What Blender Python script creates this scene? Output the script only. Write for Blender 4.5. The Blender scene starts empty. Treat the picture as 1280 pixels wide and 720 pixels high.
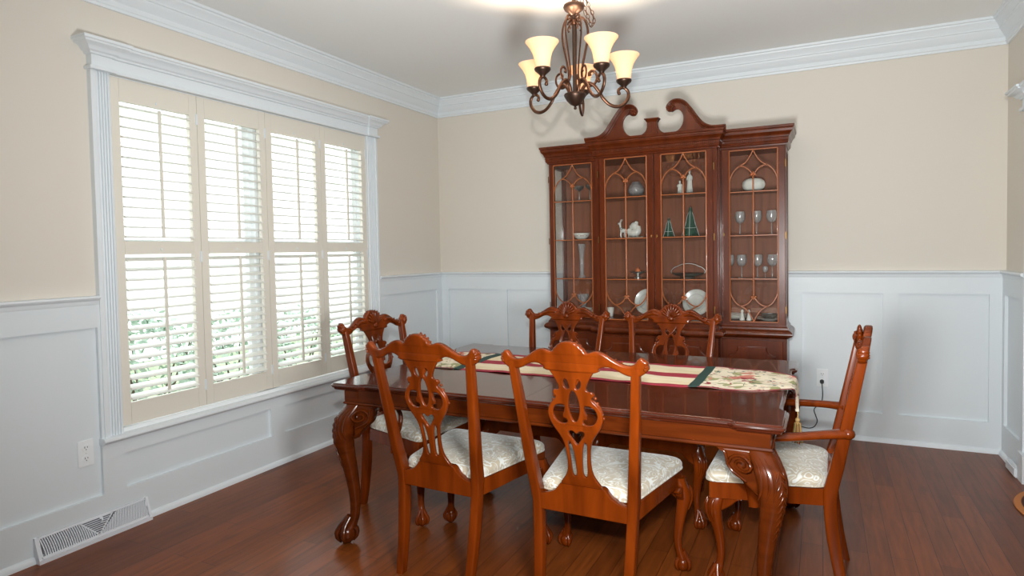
import bpy, bmesh, math, random
from mathutils import Vector, Matrix
random.seed(7)
PI = math.pi
scene = bpy.context.scene
COL = scene.collection

# ------------------------------------------------------------------ materials
def new_mat(name):
    m = bpy.data.materials.new(name); m.use_nodes = True
    nt = m.node_tree; b = nt.nodes['Principled BSDF']
    return m, nt, b
def srgb(r, g, b):
    f = lambda c: (c/255/12.92) if c/255 <= .04045 else ((c/255+.055)/1.055)**2.4
    return (f(r), f(g), f(b), 1)
def plain(name, col, rough=.5, metal=0, coat=0, spec=.5, bump=None):
    m, nt, b = new_mat(name)
    b.inputs['Base Color'].default_value = col
    b.inputs['Roughness'].default_value = rough
    b.inputs['Metallic'].default_value = metal
    b.inputs['Coat Weight'].default_value = coat
    b.inputs['Coat Roughness'].default_value = .06
    b.inputs['Specular IOR Level'].default_value = spec
    if bump:
        sc, st = bump
        tc = nt.nodes.new('ShaderNodeTexCoord'); n = nt.nodes.new('ShaderNodeTexNoise')
        n.inputs['Scale'].default_value = sc; n.inputs['Detail'].default_value = 4
        bp = nt.nodes.new('ShaderNodeBump'); bp.inputs['Strength'].default_value = st; bp.inputs['Distance'].default_value = .002
        nt.links.new(tc.outputs['Object'], n.inputs['Vector']); nt.links.new(n.outputs['Fac'], bp.inputs['Height'])
        nt.links.new(bp.outputs['Normal'], b.inputs['Normal'])
    return m
def ramp(nt, fac, stops):
    r = nt.nodes.new('ShaderNodeValToRGB'); e = r.color_ramp.elements
    while len(e) < len(stops): e.new(.5)
    for i, (p, c) in enumerate(stops): e[i].position = p; e[i].color = c
    nt.links.new(fac, r.inputs['Fac']); return r.outputs['Color']
def wood(name, c1, c2, rough=.25, coat=.5, stretch=(6, 6, .8), scale=3.0, coatr=.08):
    m, nt, b = new_mat(name)
    tc = nt.nodes.new('ShaderNodeTexCoord'); mp = nt.nodes.new('ShaderNodeMapping')
    mp.inputs['Scale'].default_value = stretch
    n = nt.nodes.new('ShaderNodeTexNoise'); n.inputs['Scale'].default_value = scale
    n.inputs['Detail'].default_value = 6; n.inputs['Distortion'].default_value = .6
    nt.links.new(tc.outputs['Object'], mp.inputs['Vector']); nt.links.new(mp.outputs['Vector'], n.inputs['Vector'])
    c = ramp(nt, n.outputs['Fac'], [(.3, c1), (.7, c2)])
    nt.links.new(c, b.inputs['Base Color'])
    b.inputs['Roughness'].default_value = rough; b.inputs['Specular IOR Level'].default_value = .25
    b.inputs['Coat Weight'].default_value = coat; b.inputs['Coat Roughness'].default_value = coatr
    return m
M = {}
M['chair'] = wood('cherry_chair', srgb(82, 30, 3), srgb(112, 45, 6), .24, .10)
M['table'] = wood('mahogany_table', srgb(60, 22, 4), srgb(84, 34, 7), .22, .10, (1.2, 8, 8))
M['tabletop'] = wood('mahogany_top', srgb(52, 19, 9), srgb(72, 29, 14), .20, .5, (1.0, 9, 9), 3, .05)
M['cabinet'] = wood('cherry_cabinet', srgb(74, 29, 9), srgb(100, 43, 16), .28, .12)
M['cabinet_v'] = wood('cherry_cabinet_inside', srgb(122, 72, 50), srgb(144, 88, 62), .5, .05, (14, 14, .8))
M['bars'] = plain('glazing_bar_wood', srgb(166, 92, 46), .35, coat=.4)
M['white'] = plain('white_trim_paint', srgb(226, 232, 236), .42, bump=(60, .03))
M['wains'] = plain('wainscot_paint', srgb(222, 229, 233), .45, bump=(60, .04))
M['beige'] = plain('beige_wall_paint', srgb(220, 213, 202), .75, bump=(180, .10))
M['ceil'] = plain('ceiling_paint', srgb(243, 244, 242), .85, bump=(150, .08))
M['shutter'] = plain('shutter_cream_paint', srgb(228, 223, 211), .45)
M['louvre'] = plain('louvre_white_paint', srgb(240, 240, 234), .4)
M['vinyl'] = plain('window_vinyl', srgb(244, 247, 248), .35)
M['plastic'] = plain('outlet_plastic', srgb(238, 242, 244), .3)
M['black'] = plain('black_rubber', srgb(22, 22, 24), .4)
M['dark'] = plain('dark_slot', srgb(30, 28, 28), .6)
M['ventw'] = plain('vent_enamel', srgb(228, 232, 238), .35)
M['ventd'] = plain('vent_shade', srgb(120, 122, 130), .6)
M['brass'] = plain('aged_brass', srgb(140, 106, 60), .4, 1)
M['bronze'] = plain('oiled_bronze', srgb(92, 62, 46), .32, .85, bump=(90, .15))
M['bronzed'] = plain('dark_bronze', srgb(70, 52, 42), .38, .8)
M['silver'] = plain('silver_plate', srgb(225, 225, 220), .30, .9)
M['pewter'] = plain('tarnished_silver', srgb(150, 146, 140), .38, .85)
M['china'] = plain('white_china', srgb(232, 230, 220), .25, coat=.4)
M['china_rim'] = plain('grey_china_rim', srgb(150, 160, 158), .3)
M['fired'] = plain('painted_flowers', srgb(150, 100, 90), .4)
M['greenglass'] = plain('green_ceramic', srgb(58, 92, 76), .25, coat=.4)
M['lead'] = plain('frost_edge', srgb(200, 210, 205), .3)
M['greenband'] = plain('green_ribbon', srgb(22, 58, 52), .8)
M['candle'] = plain('candle_wax', srgb(214, 120, 70), .5)

def glass_mat(name, refl=.08, tint=(1, 1, 1, 1), rough=0.0, layer=.5, gain=.7):
    m = bpy.data.materials.new(name); m.use_nodes = True; nt = m.node_tree; nt.nodes.clear()
    o = nt.nodes.new('ShaderNodeOutputMaterial'); mx = nt.nodes.new('ShaderNodeMixShader')
    t = nt.nodes.new('ShaderNodeBsdfTransparent'); g = nt.nodes.new('ShaderNodeBsdfGlossy')
    t.inputs['Color'].default_value = tint; g.inputs['Roughness'].default_value = rough
    lw = nt.nodes.new('ShaderNodeLayerWeight'); lw.inputs['Blend'].default_value = layer
    mul = nt.nodes.new('ShaderNodeMath'); mul.operation = 'MULTIPLY_ADD'
    mul.inputs[1].default_value = gain; mul.inputs[2].default_value = refl; mul.use_clamp = True
    nt.links.new(lw.outputs['Fresnel'], mul.inputs[0]); nt.links.new(mul.outputs[0], mx.inputs['Fac'])
    nt.links.new(t.outputs[0], mx.inputs[1]); nt.links.new(g.outputs[0], mx.inputs[2])
    nt.links.new(mx.outputs[0], o.inputs['Surface']); return m
M['pane'] = glass_mat('clear_pane', .045, (.98, .985, .985, 1), 0, .12, .35)
M['shelfglass'] = glass_mat('shelf_glass', .06, (.90, .95, .93, 1), .02, .3)
def crystal_mat():
    m = glass_mat('crystal', .06, (.99, .995, .995, 1), .08, .30, .40); nt = m.node_tree
    out = [n for n in nt.nodes if n.type == 'OUTPUT_MATERIAL'][0]; src = out.inputs['Surface'].links[0].from_socket
    d = nt.nodes.new('ShaderNodeBsdfDiffuse'); d.inputs['Color'].default_value = (.95, .97, .97, 1)
    mx = nt.nodes.new('ShaderNodeMixShader'); mx.inputs['Fac'].default_value = .11
    nt.links.new(src, mx.inputs[1]); nt.links.new(d.outputs[0], mx.inputs[2]); nt.links.new(mx.outputs[0], out.inputs['Surface']); return m
M['crystal'] = crystal_mat()
M['winpane'] = glass_mat('window_pane', .01, (.98, .99, 1, 1), 0, .1)

def floor_mat():
    m, nt, b = new_mat('cherry_floorboards')
    tc = nt.nodes.new('ShaderNodeTexCoord'); sep = nt.nodes.new('ShaderNodeSeparateXYZ'); cmb = nt.nodes.new('ShaderNodeCombineXYZ')
    nt.links.new(tc.outputs['Object'], sep.inputs[0]); nt.links.new(sep.outputs['Y'], cmb.inputs['X']); nt.links.new(sep.outputs['X'], cmb.inputs['Y'])
    br = nt.nodes.new('ShaderNodeTexBrick'); br.offset = .37; br.offset_frequency = 2
    br.inputs['Scale'].default_value = 1; br.inputs['Brick Width'].default_value = .92; br.inputs['Row Height'].default_value = .088
    br.inputs['Mortar Size'].default_value = .0011; br.inputs['Mortar Smooth'].default_value = .1; br.inputs['Bias'].default_value = 0
    br.inputs['Color1'].default_value = srgb(104, 51, 18); br.inputs['Color2'].default_value = srgb(123, 63, 24)
    br.inputs['Mortar'].default_value = srgb(44, 20, 8)
    nt.links.new(cmb.outputs[0], br.inputs['Vector'])
    mp = nt.nodes.new('ShaderNodeMapping'); mp.inputs['Scale'].default_value = (14, 1.2, 1)
    n = nt.nodes.new('ShaderNodeTexNoise'); n.inputs['Scale'].default_value = 3; n.inputs['Detail'].default_value = 6; n.inputs['Distortion'].default_value = .8
    nt.links.new(tc.outputs['Object'], mp.inputs['Vector']); nt.links.new(mp.outputs[0], n.inputs['Vector'])
    g = ramp(nt, n.outputs['Fac'], [(.3, (.72, .72, .72, 1)), (.7, (1.15, 1.12, 1.1, 1))])
    mx = nt.nodes.new('ShaderNodeMixRGB'); mx.blend_type = 'MULTIPLY'; mx.inputs['Fac'].default_value = 1
    nt.links.new(br.outputs['Color'], mx.inputs[1]); nt.links.new(g, mx.inputs[2]); nt.links.new(mx.outputs[0], b.inputs['Base Color'])
    b.inputs['Roughness'].default_value = .30; b.inputs['Specular IOR Level'].default_value = .18; b.inputs['Coat Weight'].default_value = .05; b.inputs['Coat Roughness'].default_value = .12
    bp = nt.nodes.new('ShaderNodeBump'); bp.inputs['Strength'].default_value = .25; bp.inputs['Distance'].default_value = .001; bp.invert = True
    nt.links.new(br.outputs['Fac'], bp.inputs['Height']); nt.links.new(bp.outputs[0], b.inputs['Normal'])
    return m
M['floor'] = floor_mat()

def brocade():
    m, nt, b = new_mat('ivory_brocade')
    tc = nt.nodes.new('ShaderNodeTexCoord')
    n = nt.nodes.new('ShaderNodeTexNoise'); n.inputs['Scale'].default_value = 11; n.inputs['Detail'].default_value = 1.0; n.inputs['Distortion'].default_value = 2.6
    nt.links.new(tc.outputs['Object'], n.inputs['Vector'])
    c = ramp(nt, n.outputs['Fac'], [(.40, srgb(170, 158, 138)), (.43, srgb(202, 203, 198)), (.475, srgb(202, 203, 198)), (.50, srgb(170, 158, 138)),
                                    (.58, srgb(170, 158, 138)), (.61, srgb(198, 199, 194)), (.66, srgb(172, 161, 142))])
    nt.links.new(c, b.inputs['Base Color']); b.inputs['Roughness'].default_value = .42
    b.inputs['Sheen Weight'].default_value = .3
    w = nt.nodes.new('ShaderNodeTexNoise'); w.inputs['Scale'].default_value = 9
    nt.links.new(tc.outputs['Object'], w.inputs['Vector'])
    bp = nt.nodes.new('ShaderNodeBump'); bp.inputs['Strength'].default_value = .3; bp.inputs['Distance'].default_value = .01
    nt.links.new(w.outputs['Fac'], bp.inputs['Height']); nt.links.new(bp.outputs[0], b.inputs['Normal'])
    return m
M['brocade'] = brocade()

def stripes():
    m, nt, b = new_mat('runner_stripes')
    tc = nt.nodes.new('ShaderNodeTexCoord'); sep = nt.nodes.new('ShaderNodeSeparateXYZ'); nt.links.new(tc.outputs['UV'], sep.inputs[0])
    n = nt.nodes.new('ShaderNodeTexNoise'); mp = nt.nodes.new('ShaderNodeMapping'); mp.inputs['Scale'].default_value = (8, 60, 1)
    n.inputs['Scale'].default_value = 1.2; n.inputs['Detail'].default_value = 3
    nt.links.new(tc.outputs['UV'], mp.inputs[0]); nt.links.new(mp.outputs[0], n.inputs['Vector'])
    ad = nt.nodes.new('ShaderNodeMath'); ad.operation = 'MULTIPLY_ADD'; ad.inputs[1].default_value = .03
    sb = nt.nodes.new('ShaderNodeMath'); sb.operation = 'SUBTRACT'; sb.inputs[1].default_value = .015
    nt.links.new(n.outputs['Fac'], ad.inputs[0]); nt.links.new(sep.outputs['Y'], ad.inputs[2]); nt.links.new(ad.outputs[0], sb.inputs[0])
    red = srgb(150, 34, 54); cr = srgb(222, 206, 172); cr2 = srgb(228, 214, 186)
    r = nt.nodes.new('ShaderNodeValToRGB'); r.color_ramp.interpolation = 'CONSTANT'; e = r.color_ramp.elements
    st = [(0, red), (.07, cr), (.20, cr2), (.40, red), (.57, cr), (.76, cr2), (.91, red)]
    while len(e) < len(st): e.new(.5)
    for i, (p, c) in enumerate(st): e[i].position = p; e[i].color = c
    nt.links.new(sb.outputs[0], r.inputs['Fac'])
    g = ramp(nt, n.outputs['Fac'], [(.35, (.9, .88, .84, 1)), (.6, (1.04, 1.03, 1.0, 1))])
    mx = nt.nodes.new('ShaderNodeMixRGB'); mx.blend_type = 'MULTIPLY'; mx.inputs['Fac'].default_value = 1
    nt.links.new(r.outputs['Color'], mx.inputs[1]); nt.links.new(g, mx.inputs[2]); nt.links.new(mx.outputs[0], b.inputs['Base Color'])
    b.inputs['Roughness'].default_value = .8
    return m
def floral():
    m, nt, b = new_mat('runner_floral')
    tc = nt.nodes.new('ShaderNodeTexCoord')
    def blobs(scale, seed, lo, hi, col, base, dist=1.0, edge=None):
        mp = nt.nodes.new('ShaderNodeMapping'); mp.inputs['Location'].default_value = (seed, seed*.7, 0)
        nt.links.new(tc.outputs['Object'], mp.inputs[0])
        n = nt.nodes.new('ShaderNodeTexNoise'); n.inputs['Scale'].default_value = scale; n.inputs['Detail'].default_value = 2.5; n.inputs['Distortion'].default_value = dist
        nt.links.new(mp.outputs[0], n.inputs['Vector'])
        f = ramp(nt, n.outputs['Fac'], [(lo, (0, 0, 0, 1)), (hi, (1, 1, 1, 1))])
        mx = nt.nodes.new('ShaderNodeMixRGB'); nt.links.new(f, mx.inputs['Fac'])
        nt.links.new(base, mx.inputs[1]); mx.inputs[2].default_value = col
        return mx.outputs[0]
    rgb = nt.nodes.new('ShaderNodeRGB'); rgb.outputs[0].default_value = srgb(228, 216, 192)
    c = blobs(10, 4, .56, .60, srgb(150, 150, 104), rgb.outputs[0], 1.5)
    c = blobs(16, 9, .62, .66, srgb(78, 96, 84), c, 2)
    c = blobs(8, 2.2, .60, .66, srgb(196, 120, 104), c, .6)
    c = blobs(17, 2.2, .62, .66, srgb(150, 44, 50), c, 1)
    nt.links.new(c, b.inputs['Base Color']); b.inputs['Roughness'].default_value = .85
    return m
M['stripes'] = stripes(); M['floral'] = floral()
M['redcloth'] = plain('dark_red_binding', srgb(120, 20, 40), .8)
M['gold'] = plain('gold_thread', srgb(186, 152, 96), .6)
M['olive'] = plain('olive_thread', srgb(112, 112, 60), .7)
M['redthread'] = plain('red_thread', srgb(150, 36, 40), .7)

def shade_mat():
    m = bpy.data.materials.new('amber_frosted_shade'); m.use_nodes = True; nt = m.node_tree; nt.nodes.clear()
    o = nt.nodes.new('ShaderNodeOutputMaterial'); d = nt.nodes.new('ShaderNodeBsdfDiffuse'); t = nt.nodes.new('ShaderNodeBsdfTranslucent')
    mx = nt.nodes.new('ShaderNodeMixShader'); mx.inputs['Fac'].default_value = .32
    d.inputs['Color'].default_value = (.60, .48, .36, 1); t.inputs['Color'].default_value = (.92, .70, .46, 1)
    e = nt.nodes.new('ShaderNodeEmission'); e.inputs['Color'].default_value = (1, .46, .20, 1); e.inputs['Strength'].default_value = .50
    a = nt.nodes.new('ShaderNodeAddShader')
    nt.links.new(d.outputs[0], mx.inputs[1]); nt.links.new(t.outputs[0], mx.inputs[2])
    nt.links.new(mx.outputs[0], a.inputs[0]); nt.links.new(e.outputs[0], a.inputs[1]); nt.links.new(a.outputs[0], o.inputs['Surface'])
    return m
M['shade'] = shade_mat()
def leaf_mat():
    m, nt, b = new_mat('shrub_leaves')
    oi = nt.nodes.new('ShaderNodeTexCoord'); n = nt.nodes.new('ShaderNodeTexNoise'); n.inputs['Scale'].default_value = 6
    nt.links.new(oi.outputs['Object'], n.inputs['Vector'])
    c = ramp(nt, n.outputs['Fac'], [(.3, srgb(140, 164, 146)), (.7, srgb(192, 208, 190))])
    nt.links.new(c, b.inputs['Base Color']); b.inputs['Roughness'].default_value = .6
    return m
M['leaf'] = leaf_mat()
M['twig'] = plain('twig_bark', srgb(90, 74, 60), .8)
M['siding'] = plain('white_siding', srgb(240, 240, 238), .6)
M['lawn'] = plain('lawn', srgb(150, 165, 130), .9)
def rug_mat():
    m, nt, b = new_mat('braided_rug')
    tc = nt.nodes.new('ShaderNodeTexCoord')
    v = nt.nodes.new('ShaderNodeVectorMath'); v.operation = 'LENGTH'
    mp = nt.nodes.new('ShaderNodeMapping'); mp.inputs['Scale'].default_value = (1/.42, 1/.42, 0)
    nt.links.new(tc.outputs['Object'], mp.inputs[0]); nt.links.new(mp.outputs[0], v.inputs[0])
    gr = nt.nodes.new('ShaderNodeTexGradient'); gr.gradient_type = 'RADIAL'; nt.links.new(tc.outputs['Object'], gr.inputs[0])
    mm = nt.nodes.new('ShaderNodeMath'); mm.operation = 'MULTIPLY'; mm.inputs[1].default_value = 60
    nt.links.new(gr.outputs['Fac'], mm.inputs[0])
    pp = nt.nodes.new('ShaderNodeMath'); pp.operation = 'PINGPONG'; pp.inputs[1].default_value = 1; nt.links.new(mm.outputs[0], pp.inputs[0])
    ad = nt.nodes.new('ShaderNodeMath'); ad.operation = 'MULTIPLY_ADD'; ad.inputs[1].default_value = .10; nt.links.new(pp.outputs[0], ad.inputs[0]); nt.links.new(v.outputs['Value'], ad.inputs[2])
    tan = srgb(190, 120, 66); br = srgb(70, 30, 22); crm = srgb(200, 168, 120)
    inner = ramp(nt, ad.outputs[0], [(.84, crm), (.86, br)])
    outer = ramp(nt, v.outputs['Value'], [(.92, (0, 0, 0, 1)), (.93, (1, 1, 1, 1))])
    mx = nt.nodes.new('ShaderNodeMixRGB'); nt.links.new(outer, mx.inputs['Fac']); nt.links.new(inner, mx.inputs[1]); mx.inputs[2].default_value = tan
    nt.links.new(mx.outputs[0], b.inputs['Base Color']); b.inputs['Roughness'].default_value = .9
    return m
M['rug'] = rug_mat()

# ------------------------------------------------------------------ mesh helpers
def link(name, me, mat, parent=None, smooth=35, loc=None):
    if isinstance(me, bmesh.types.BMesh):
        bmesh.ops.recalc_face_normals(me, faces=me.faces)
        d = bpy.data.meshes.new(name); me.to_mesh(d); me.free(); me = d
    me.name = name
    if smooth:
        for p in me.polygons: p.use_smooth = True
        if smooth < 180: me.set_sharp_from_angle(angle=math.radians(smooth))
    me.materials.clear()
    for mm in (mat if isinstance(mat, (list, tuple)) else [mat]): me.materials.append(mm)
    o = bpy.data.objects.new(name, me); COL.objects.link(o)
    if parent: o.parent = parent
    if loc: o.location = loc
    return o
def tag(o, label=None, cat=None, group=None, kind=None):
    if label: o['label'] = label
    if cat: o['category'] = cat
    if group: o['group'] = group
    if kind: o['kind'] = kind
    return o
def empty(name, loc=(0, 0, 0), rz=0, label=None, cat=None, group=None):
    o = bpy.data.objects.new(name, None); COL.objects.link(o); o.empty_display_size = .1
    o.location = loc; o.rotation_euler = (0, 0, rz)
    return tag(o, label, cat, group)
def copy_tree(o, parent=None):
    c = o.copy(); COL.objects.link(c)
    if parent: c.parent = parent
    for ch in list(o.children): copy_tree(ch, c)
    return c
def struct(name, bm, mat, smooth=0):
    o = link(name, bm, mat, None, smooth); o['kind'] = 'structure'; return o
def box(bm, x0, x1, y0, y1, z0, z1, mi=0):
    v = [bm.verts.new((x, y, z)) for z in (z0, z1) for y in (y0, y1) for x in (x0, x1)]
    for f in ((0, 2, 3, 1), (4, 5, 7, 6), (0, 1, 5, 4), (2, 6, 7, 3), (0, 4, 6, 2), (1, 3, 7, 5)):
        fc = bm.faces.new([v[i] for i in f]); fc.material_index = mi
    return v
def bbox_obj(name, dims, mat, parent=None, bev=.002, smooth=35):
    bm = bmesh.new(); box(bm, *dims)
    if bev: bmesh.ops.bevel(bm, geom=bm.edges[:], offset=bev, segments=2, affect='EDGES')
    return link(name, bm, mat, parent, smooth)
def rings_to_faces(bm, rings, closed_ring=True, cap=True, loop=False, mi=0):
    n = len(rings[0]); R = list(rings)
    rng = range(len(R)) if loop else range(len(R)-1)
    for i in rng:
        a, b = R[i], R[(i+1) % len(R)]
        for j in range(n if closed_ring else n-1):
            k = (j+1) % n
            try: bm.faces.new((a[j], a[k], b[k], b[j])).material_index = mi
            except ValueError: pass
    if cap and not loop:
        try: bm.faces.new(R[0][::-1]).material_index = mi
        except ValueError: pass
        try: bm.faces.new(R[-1]).material_index = mi
        except ValueError: pass
def superell(n, e, a, b, rot=0):
    out = []
    for i in range(n):
        t = 2*PI*i/n + PI/n
        c, s = math.cos(t), math.sin(t)
        x = a*math.copysign(abs(c)**(2/e), c); y = b*math.copysign(abs(s)**(2/e), s)
        out.append((x*math.cos(rot)-y*math.sin(rot), x*math.sin(rot)+y*math.cos(rot)))
    return out
def catmull(pts, sub=6, closed=False):
    P = [Vector(p) if len(p) > 2 else Vector((p[0], p[1])) for p in pts]; out = []; n = len(P)
    for i in range(n if closed else n-1):
        if closed: p0, p1, p2, p3 = P[(i-1) % n], P[i], P[(i+1) % n], P[(i+2) % n]
        else: p0, p1, p2, p3 = P[max(i-1, 0)], P[i], P[i+1], P[min(i+2, n-1)]
        for k in range(sub):
            t = k/sub
            out.append(.5*((2*p1)+(p2-p0)*t+(2*p0-5*p1+4*p2-p3)*t*t+(3*p1-p0-3*p2+p3)*t*t*t))
    if not closed: out.append(P[-1])
    return out
def tube(bm, pts, r, n=8, closed=False, sub=0, flat=None, mi=0, up=None):
    """sweep a round (or flat=(a,b) elliptical) section along pts; r number or list"""
    P = [Vector(p) for p in pts]
    if sub:
        if isinstance(r, (list, tuple)):
            R = [v.x for v in catmull([(a, 0) for a in r], sub, closed)]
        else: R = None
        P = catmull(P, sub, closed)
    else: R = list(r) if isinstance(r, (list, tuple)) else None
    if R is None: R = [r]*len(P)
    m = len(P); T = []
    for i in range(m):
        a = P[(i-1) % m] if closed else P[max(i-1, 0)]; b = P[(i+1) % m] if closed else P[min(i+1, m-1)]
        t = (b-a); T.append(t.normalized() if t.length > 1e-9 else Vector((0, 0, 1)))
    ref = Vector(up) if up else (Vector((0, 0, 1)) if abs(T[0].z) < .9 else Vector((1, 0, 0)))
    N = (ref - T[0]*ref.dot(T[0])).normalized(); rings = []
    for i in range(m):
        if up: N = (ref - T[i]*ref.dot(T[i])).normalized()
        else: N = (N - T[i]*N.dot(T[i])).normalized()
        B = T[i].cross(N); fa, fb = flat if flat else (1, 1)
        rings.append([bm.verts.new(P[i]+N*(R[i]*fa*math.cos(2*PI*j/n))+B*(R[i]*fb*math.sin(2*PI*j/n))) for j in range(n)])
    rings_to_faces(bm, rings, loop=closed, mi=mi)
def lathe(bm, prof, n=24, c=(0, 0), mi=0, axis=None):
    rings = []
    for r, z in prof:
        r = max(r, 1e-4)
        rings.append([bm.verts.new((c[0]+r*math.cos(2*PI*i/n), c[1]+r*math.sin(2*PI*i/n), z)) for i in range(n)])
    rings_to_faces(bm, rings, mi=mi)
def ellipsoid(bm, c, ax, mat3=None, u=10, v=6, mi=0):
    M4 = Matrix.Translation(Vector(c)) @ ((mat3.to_4x4() if mat3 else Matrix.Identity(4)) @ Matrix.Diagonal((*ax, 1)))
    r = bmesh.ops.create_uvsphere(bm, u_segments=u, v_segments=v, radius=1, matrix=M4)
    if mi:
        for vv in r['verts']:
            for f in vv.link_faces: f.material_index = mi
def flat2d(outlines, depth, bevel=.004, axis='XZ', res=1):
    """extruded, edge-rounded plate from closed 2D outlines (holes allowed); returns a mesh. axis XZ: drawn in x,z, thick in y"""
    cu = bpy.data.curves.new('tmp', 'CURVE'); cu.dimensions = '2D'; cu.fill_mode = 'BOTH'
    cu.extrude = max(depth/2-bevel, 0); cu.bevel_depth = bevel; cu.bevel_resolution = res; cu.offset = -bevel
    for ol in outlines:
        s = cu.splines.new('POLY'); s.points.add(len(ol)-1); s.use_cyclic_u = True
        for p, q in zip(s.points, ol): p.co = (q[0], q[1], 0, 1)
    ob = bpy.data.objects.new('tmp', cu); COL.objects.link(ob)
    dg = bpy.context.evaluated_depsgraph_get(); me = bpy.data.meshes.new_from_object(ob.evaluated_get(dg))
    bpy.data.objects.remove(ob); bpy.data.curves.remove(cu)
    if axis == 'XZ':
        for v in me.vertices: x, y, z = v.co; v.co = (x, -z, y)
    elif axis == 'YZ':
        for v in me.vertices: x, y, z = v.co; v.co = (z, x, y)
    return me
def warp(me, fn):
    for v in me.vertices: v.co = fn(v.co.copy())
    return me
def me_to_bm(me):
    bm = bmesh.new(); bm.from_mesh(me); return bm
def sweep(bm, path, prof, closed=False, side=1, cap=True, mi=0):
    """mitred moulding: path = plan points (x,y), prof = (offset, z); side=1 pushes offset to the right of travel"""
    n = len(path); P = [Vector((p[0], p[1])) for p in path]; rows = []
    for i in range(n):
        if closed or 0 < i < n-1:
            a = (P[i]-P[(i-1) % n]).normalized(); b = (P[(i+1) % n]-P[i]).normalized()
        elif i == 0: a = b = (P[1]-P[0]).normalized()
        else: a = b = (P[-1]-P[-2]).normalized()
        na = Vector((a.y, -a.x))*side; nb = Vector((b.y, -b.x))*side
        m = (na+nb); m = m/max(m.dot(na), .2)
        rows.append([bm.verts.new((P[i].x+m.x*o, P[i].y+m.y*o, z)) for o, z in prof])
    k = len(prof)
    for i in range(n if closed else n-1):
        a, b = rows[i], rows[(i+1) % n]
        for j in range(k-1):
            bm.faces.new((a[j], b[j], b[j+1], a[j+1])).material_index = mi
    if cap and not closed:
        for r in (rows[0], rows[-1]):
            if len(r) > 2:
                try: bm.faces.new(r)
                except ValueError: pass
    return rows
def loft(bm, secs, mi=0):
    """secs: list of rings of 3D points"""
    rings_to_faces(bm, [[bm.verts.new(p) for p in s] for s in secs], mi=mi)
# ------------------------------------------------------------------ camera (solved from the photograph's straight lines)
CAMP = Vector((3.16512, -4.944672, 1.344))
def set_camera():
    y, p, ro, f = .457, -.0348, -.0186, 788.0
    fw = Vector((-math.sin(y)*math.cos(p), math.cos(y)*math.cos(p), math.sin(p)))
    r = Vector((math.cos(y), math.sin(y), 0)); u = r.cross(fw)
    r2 = r*math.cos(ro)+u*math.sin(ro); u2 = -r*math.sin(ro)+u*math.cos(ro)
    cd = bpy.data.cameras.new('camera'); cd.sensor_width = 36; cd.lens = f/1280*36; cd.shift_y = (342.15-360)/1280
    cd.clip_start = .05; cd.clip_end = 200
    c = bpy.data.objects.new('camera', cd); COL.objects.link(c)
    c.matrix_world = Matrix(((r2.x, u2.x, -fw.x, CAMP.x), (r2.y, u2.y, -fw.y, CAMP.y), (r2.z, u2.z, -fw.z, CAMP.z), (0, 0, 0, 1)))
    scene.camera = c
set_camera()

# ------------------------------------------------------------------ room shell
W, H, YF = 4.212, 2.74, -7.2          # right wall x, ceiling height, wall behind the camera
HR = 1.17                             # chair-rail height
bm = bmesh.new(); box(bm, -.14, 7.2, YF-.14, .14, -.08, 0)
struct('floor', bm, M['floor'])
bm = bmesh.new(); box(bm, -.14, 7.2, YF-.14, .14, H, H+.08)
struct('ceiling', bm, M['ceil'])
WY0, WY1, WZ0, WZ1 = -3.0, -1.05, .49, 2.255      # window opening
bm = bmesh.new()
box(bm, -.14, 0, YF, WY0, 0, H); box(bm, -.14, 0, WY1, .14, 0, H)
box(bm, -.14, 0, WY0, WY1, 0, WZ0-.02); box(bm, -.14, 0, WY0, WY1, WZ1, H)
struct('wall_left', bm, M['beige'])
bm = bmesh.new(); box(bm, 0, 7.2, 0, .14, 0, H); struct('wall_back', bm, M['beige'])
OY0, OY1, OZ = -2.9, -.575, 2.08                    # cased opening in the right wall
bm = bmesh.new(); box(bm, W, W+.13, OY1, 0, 0, H); box(bm, W, W+.13, YF, OY0, 0, H); box(bm, W, W+.13, OY0, OY1, OZ, H)
struct('wall_right', bm, M['beige'])
bm = bmesh.new(); box(bm, -.14, 7.2, YF-.14, YF, 0, H); struct('wall_front', bm, M['beige'])
bm = bmesh.new(); box(bm, 7.06, 7.2, YF, 0, 0, H); struct('wall_hall', bm, M['beige'])

def wainscot(name, run, zt, zb, panels, s0, s1, top=None, bot=0.0, cap=True):
    """panelled board wall: run maps (s, out, z) to a point; panels are (s0,s1,z0,z1) recesses"""
    bm = bmesh.new(); T0, T1 = .006, .024
    def q(a, b, za, zc, o0, o1):
        vs = box(bm, a, b, o0, o1, za, zc)
        for v in vs: v.co = Vector(run(v.co.x, v.co.y, v.co.z))
    top = top or HR-.012
    q(s0, s1, bot, top, 0, T0)
    ss = sorted(panels)
    q(s0, s1, bot, ss[0][2], T0, T1)
    q(s0, s1, ss[0][3], top, T0, T1)
    edges = [s0]+[v for p in ss for v in (p[0], p[1])]+[s1]
    for i in range(0, len(edges), 2):
        if edges[i+1] > edges[i]+1e-4: q(edges[i], edges[i+1], ss[0][2], ss[0][3], T0, T1)
    return bm
backrun = lambda s, o, z: (s, -o, z)
leftrun = lambda s, o, z: (o, s, z)
rightrun = lambda s, o, z: (W-o, s, z)
pan = [(.095, .599), (.692, 1.185), (1.278, 1.771), (1.864, 2.357), (2.45, 2.944), (3.038, 3.535), (3.629, 4.121)]
bm = wainscot('', backrun, 0, 0, [(a, b, .196, 1.016) for a, b in pan], .024, W-.024)
struct('trim_1', bm, M['wains'])
lp = [(-.84, -.10, .196, 1.016)]
bm = wainscot('', leftrun, 0, 0, lp, -.93, 0); struct('trim_2', bm, M['wains'])
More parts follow.
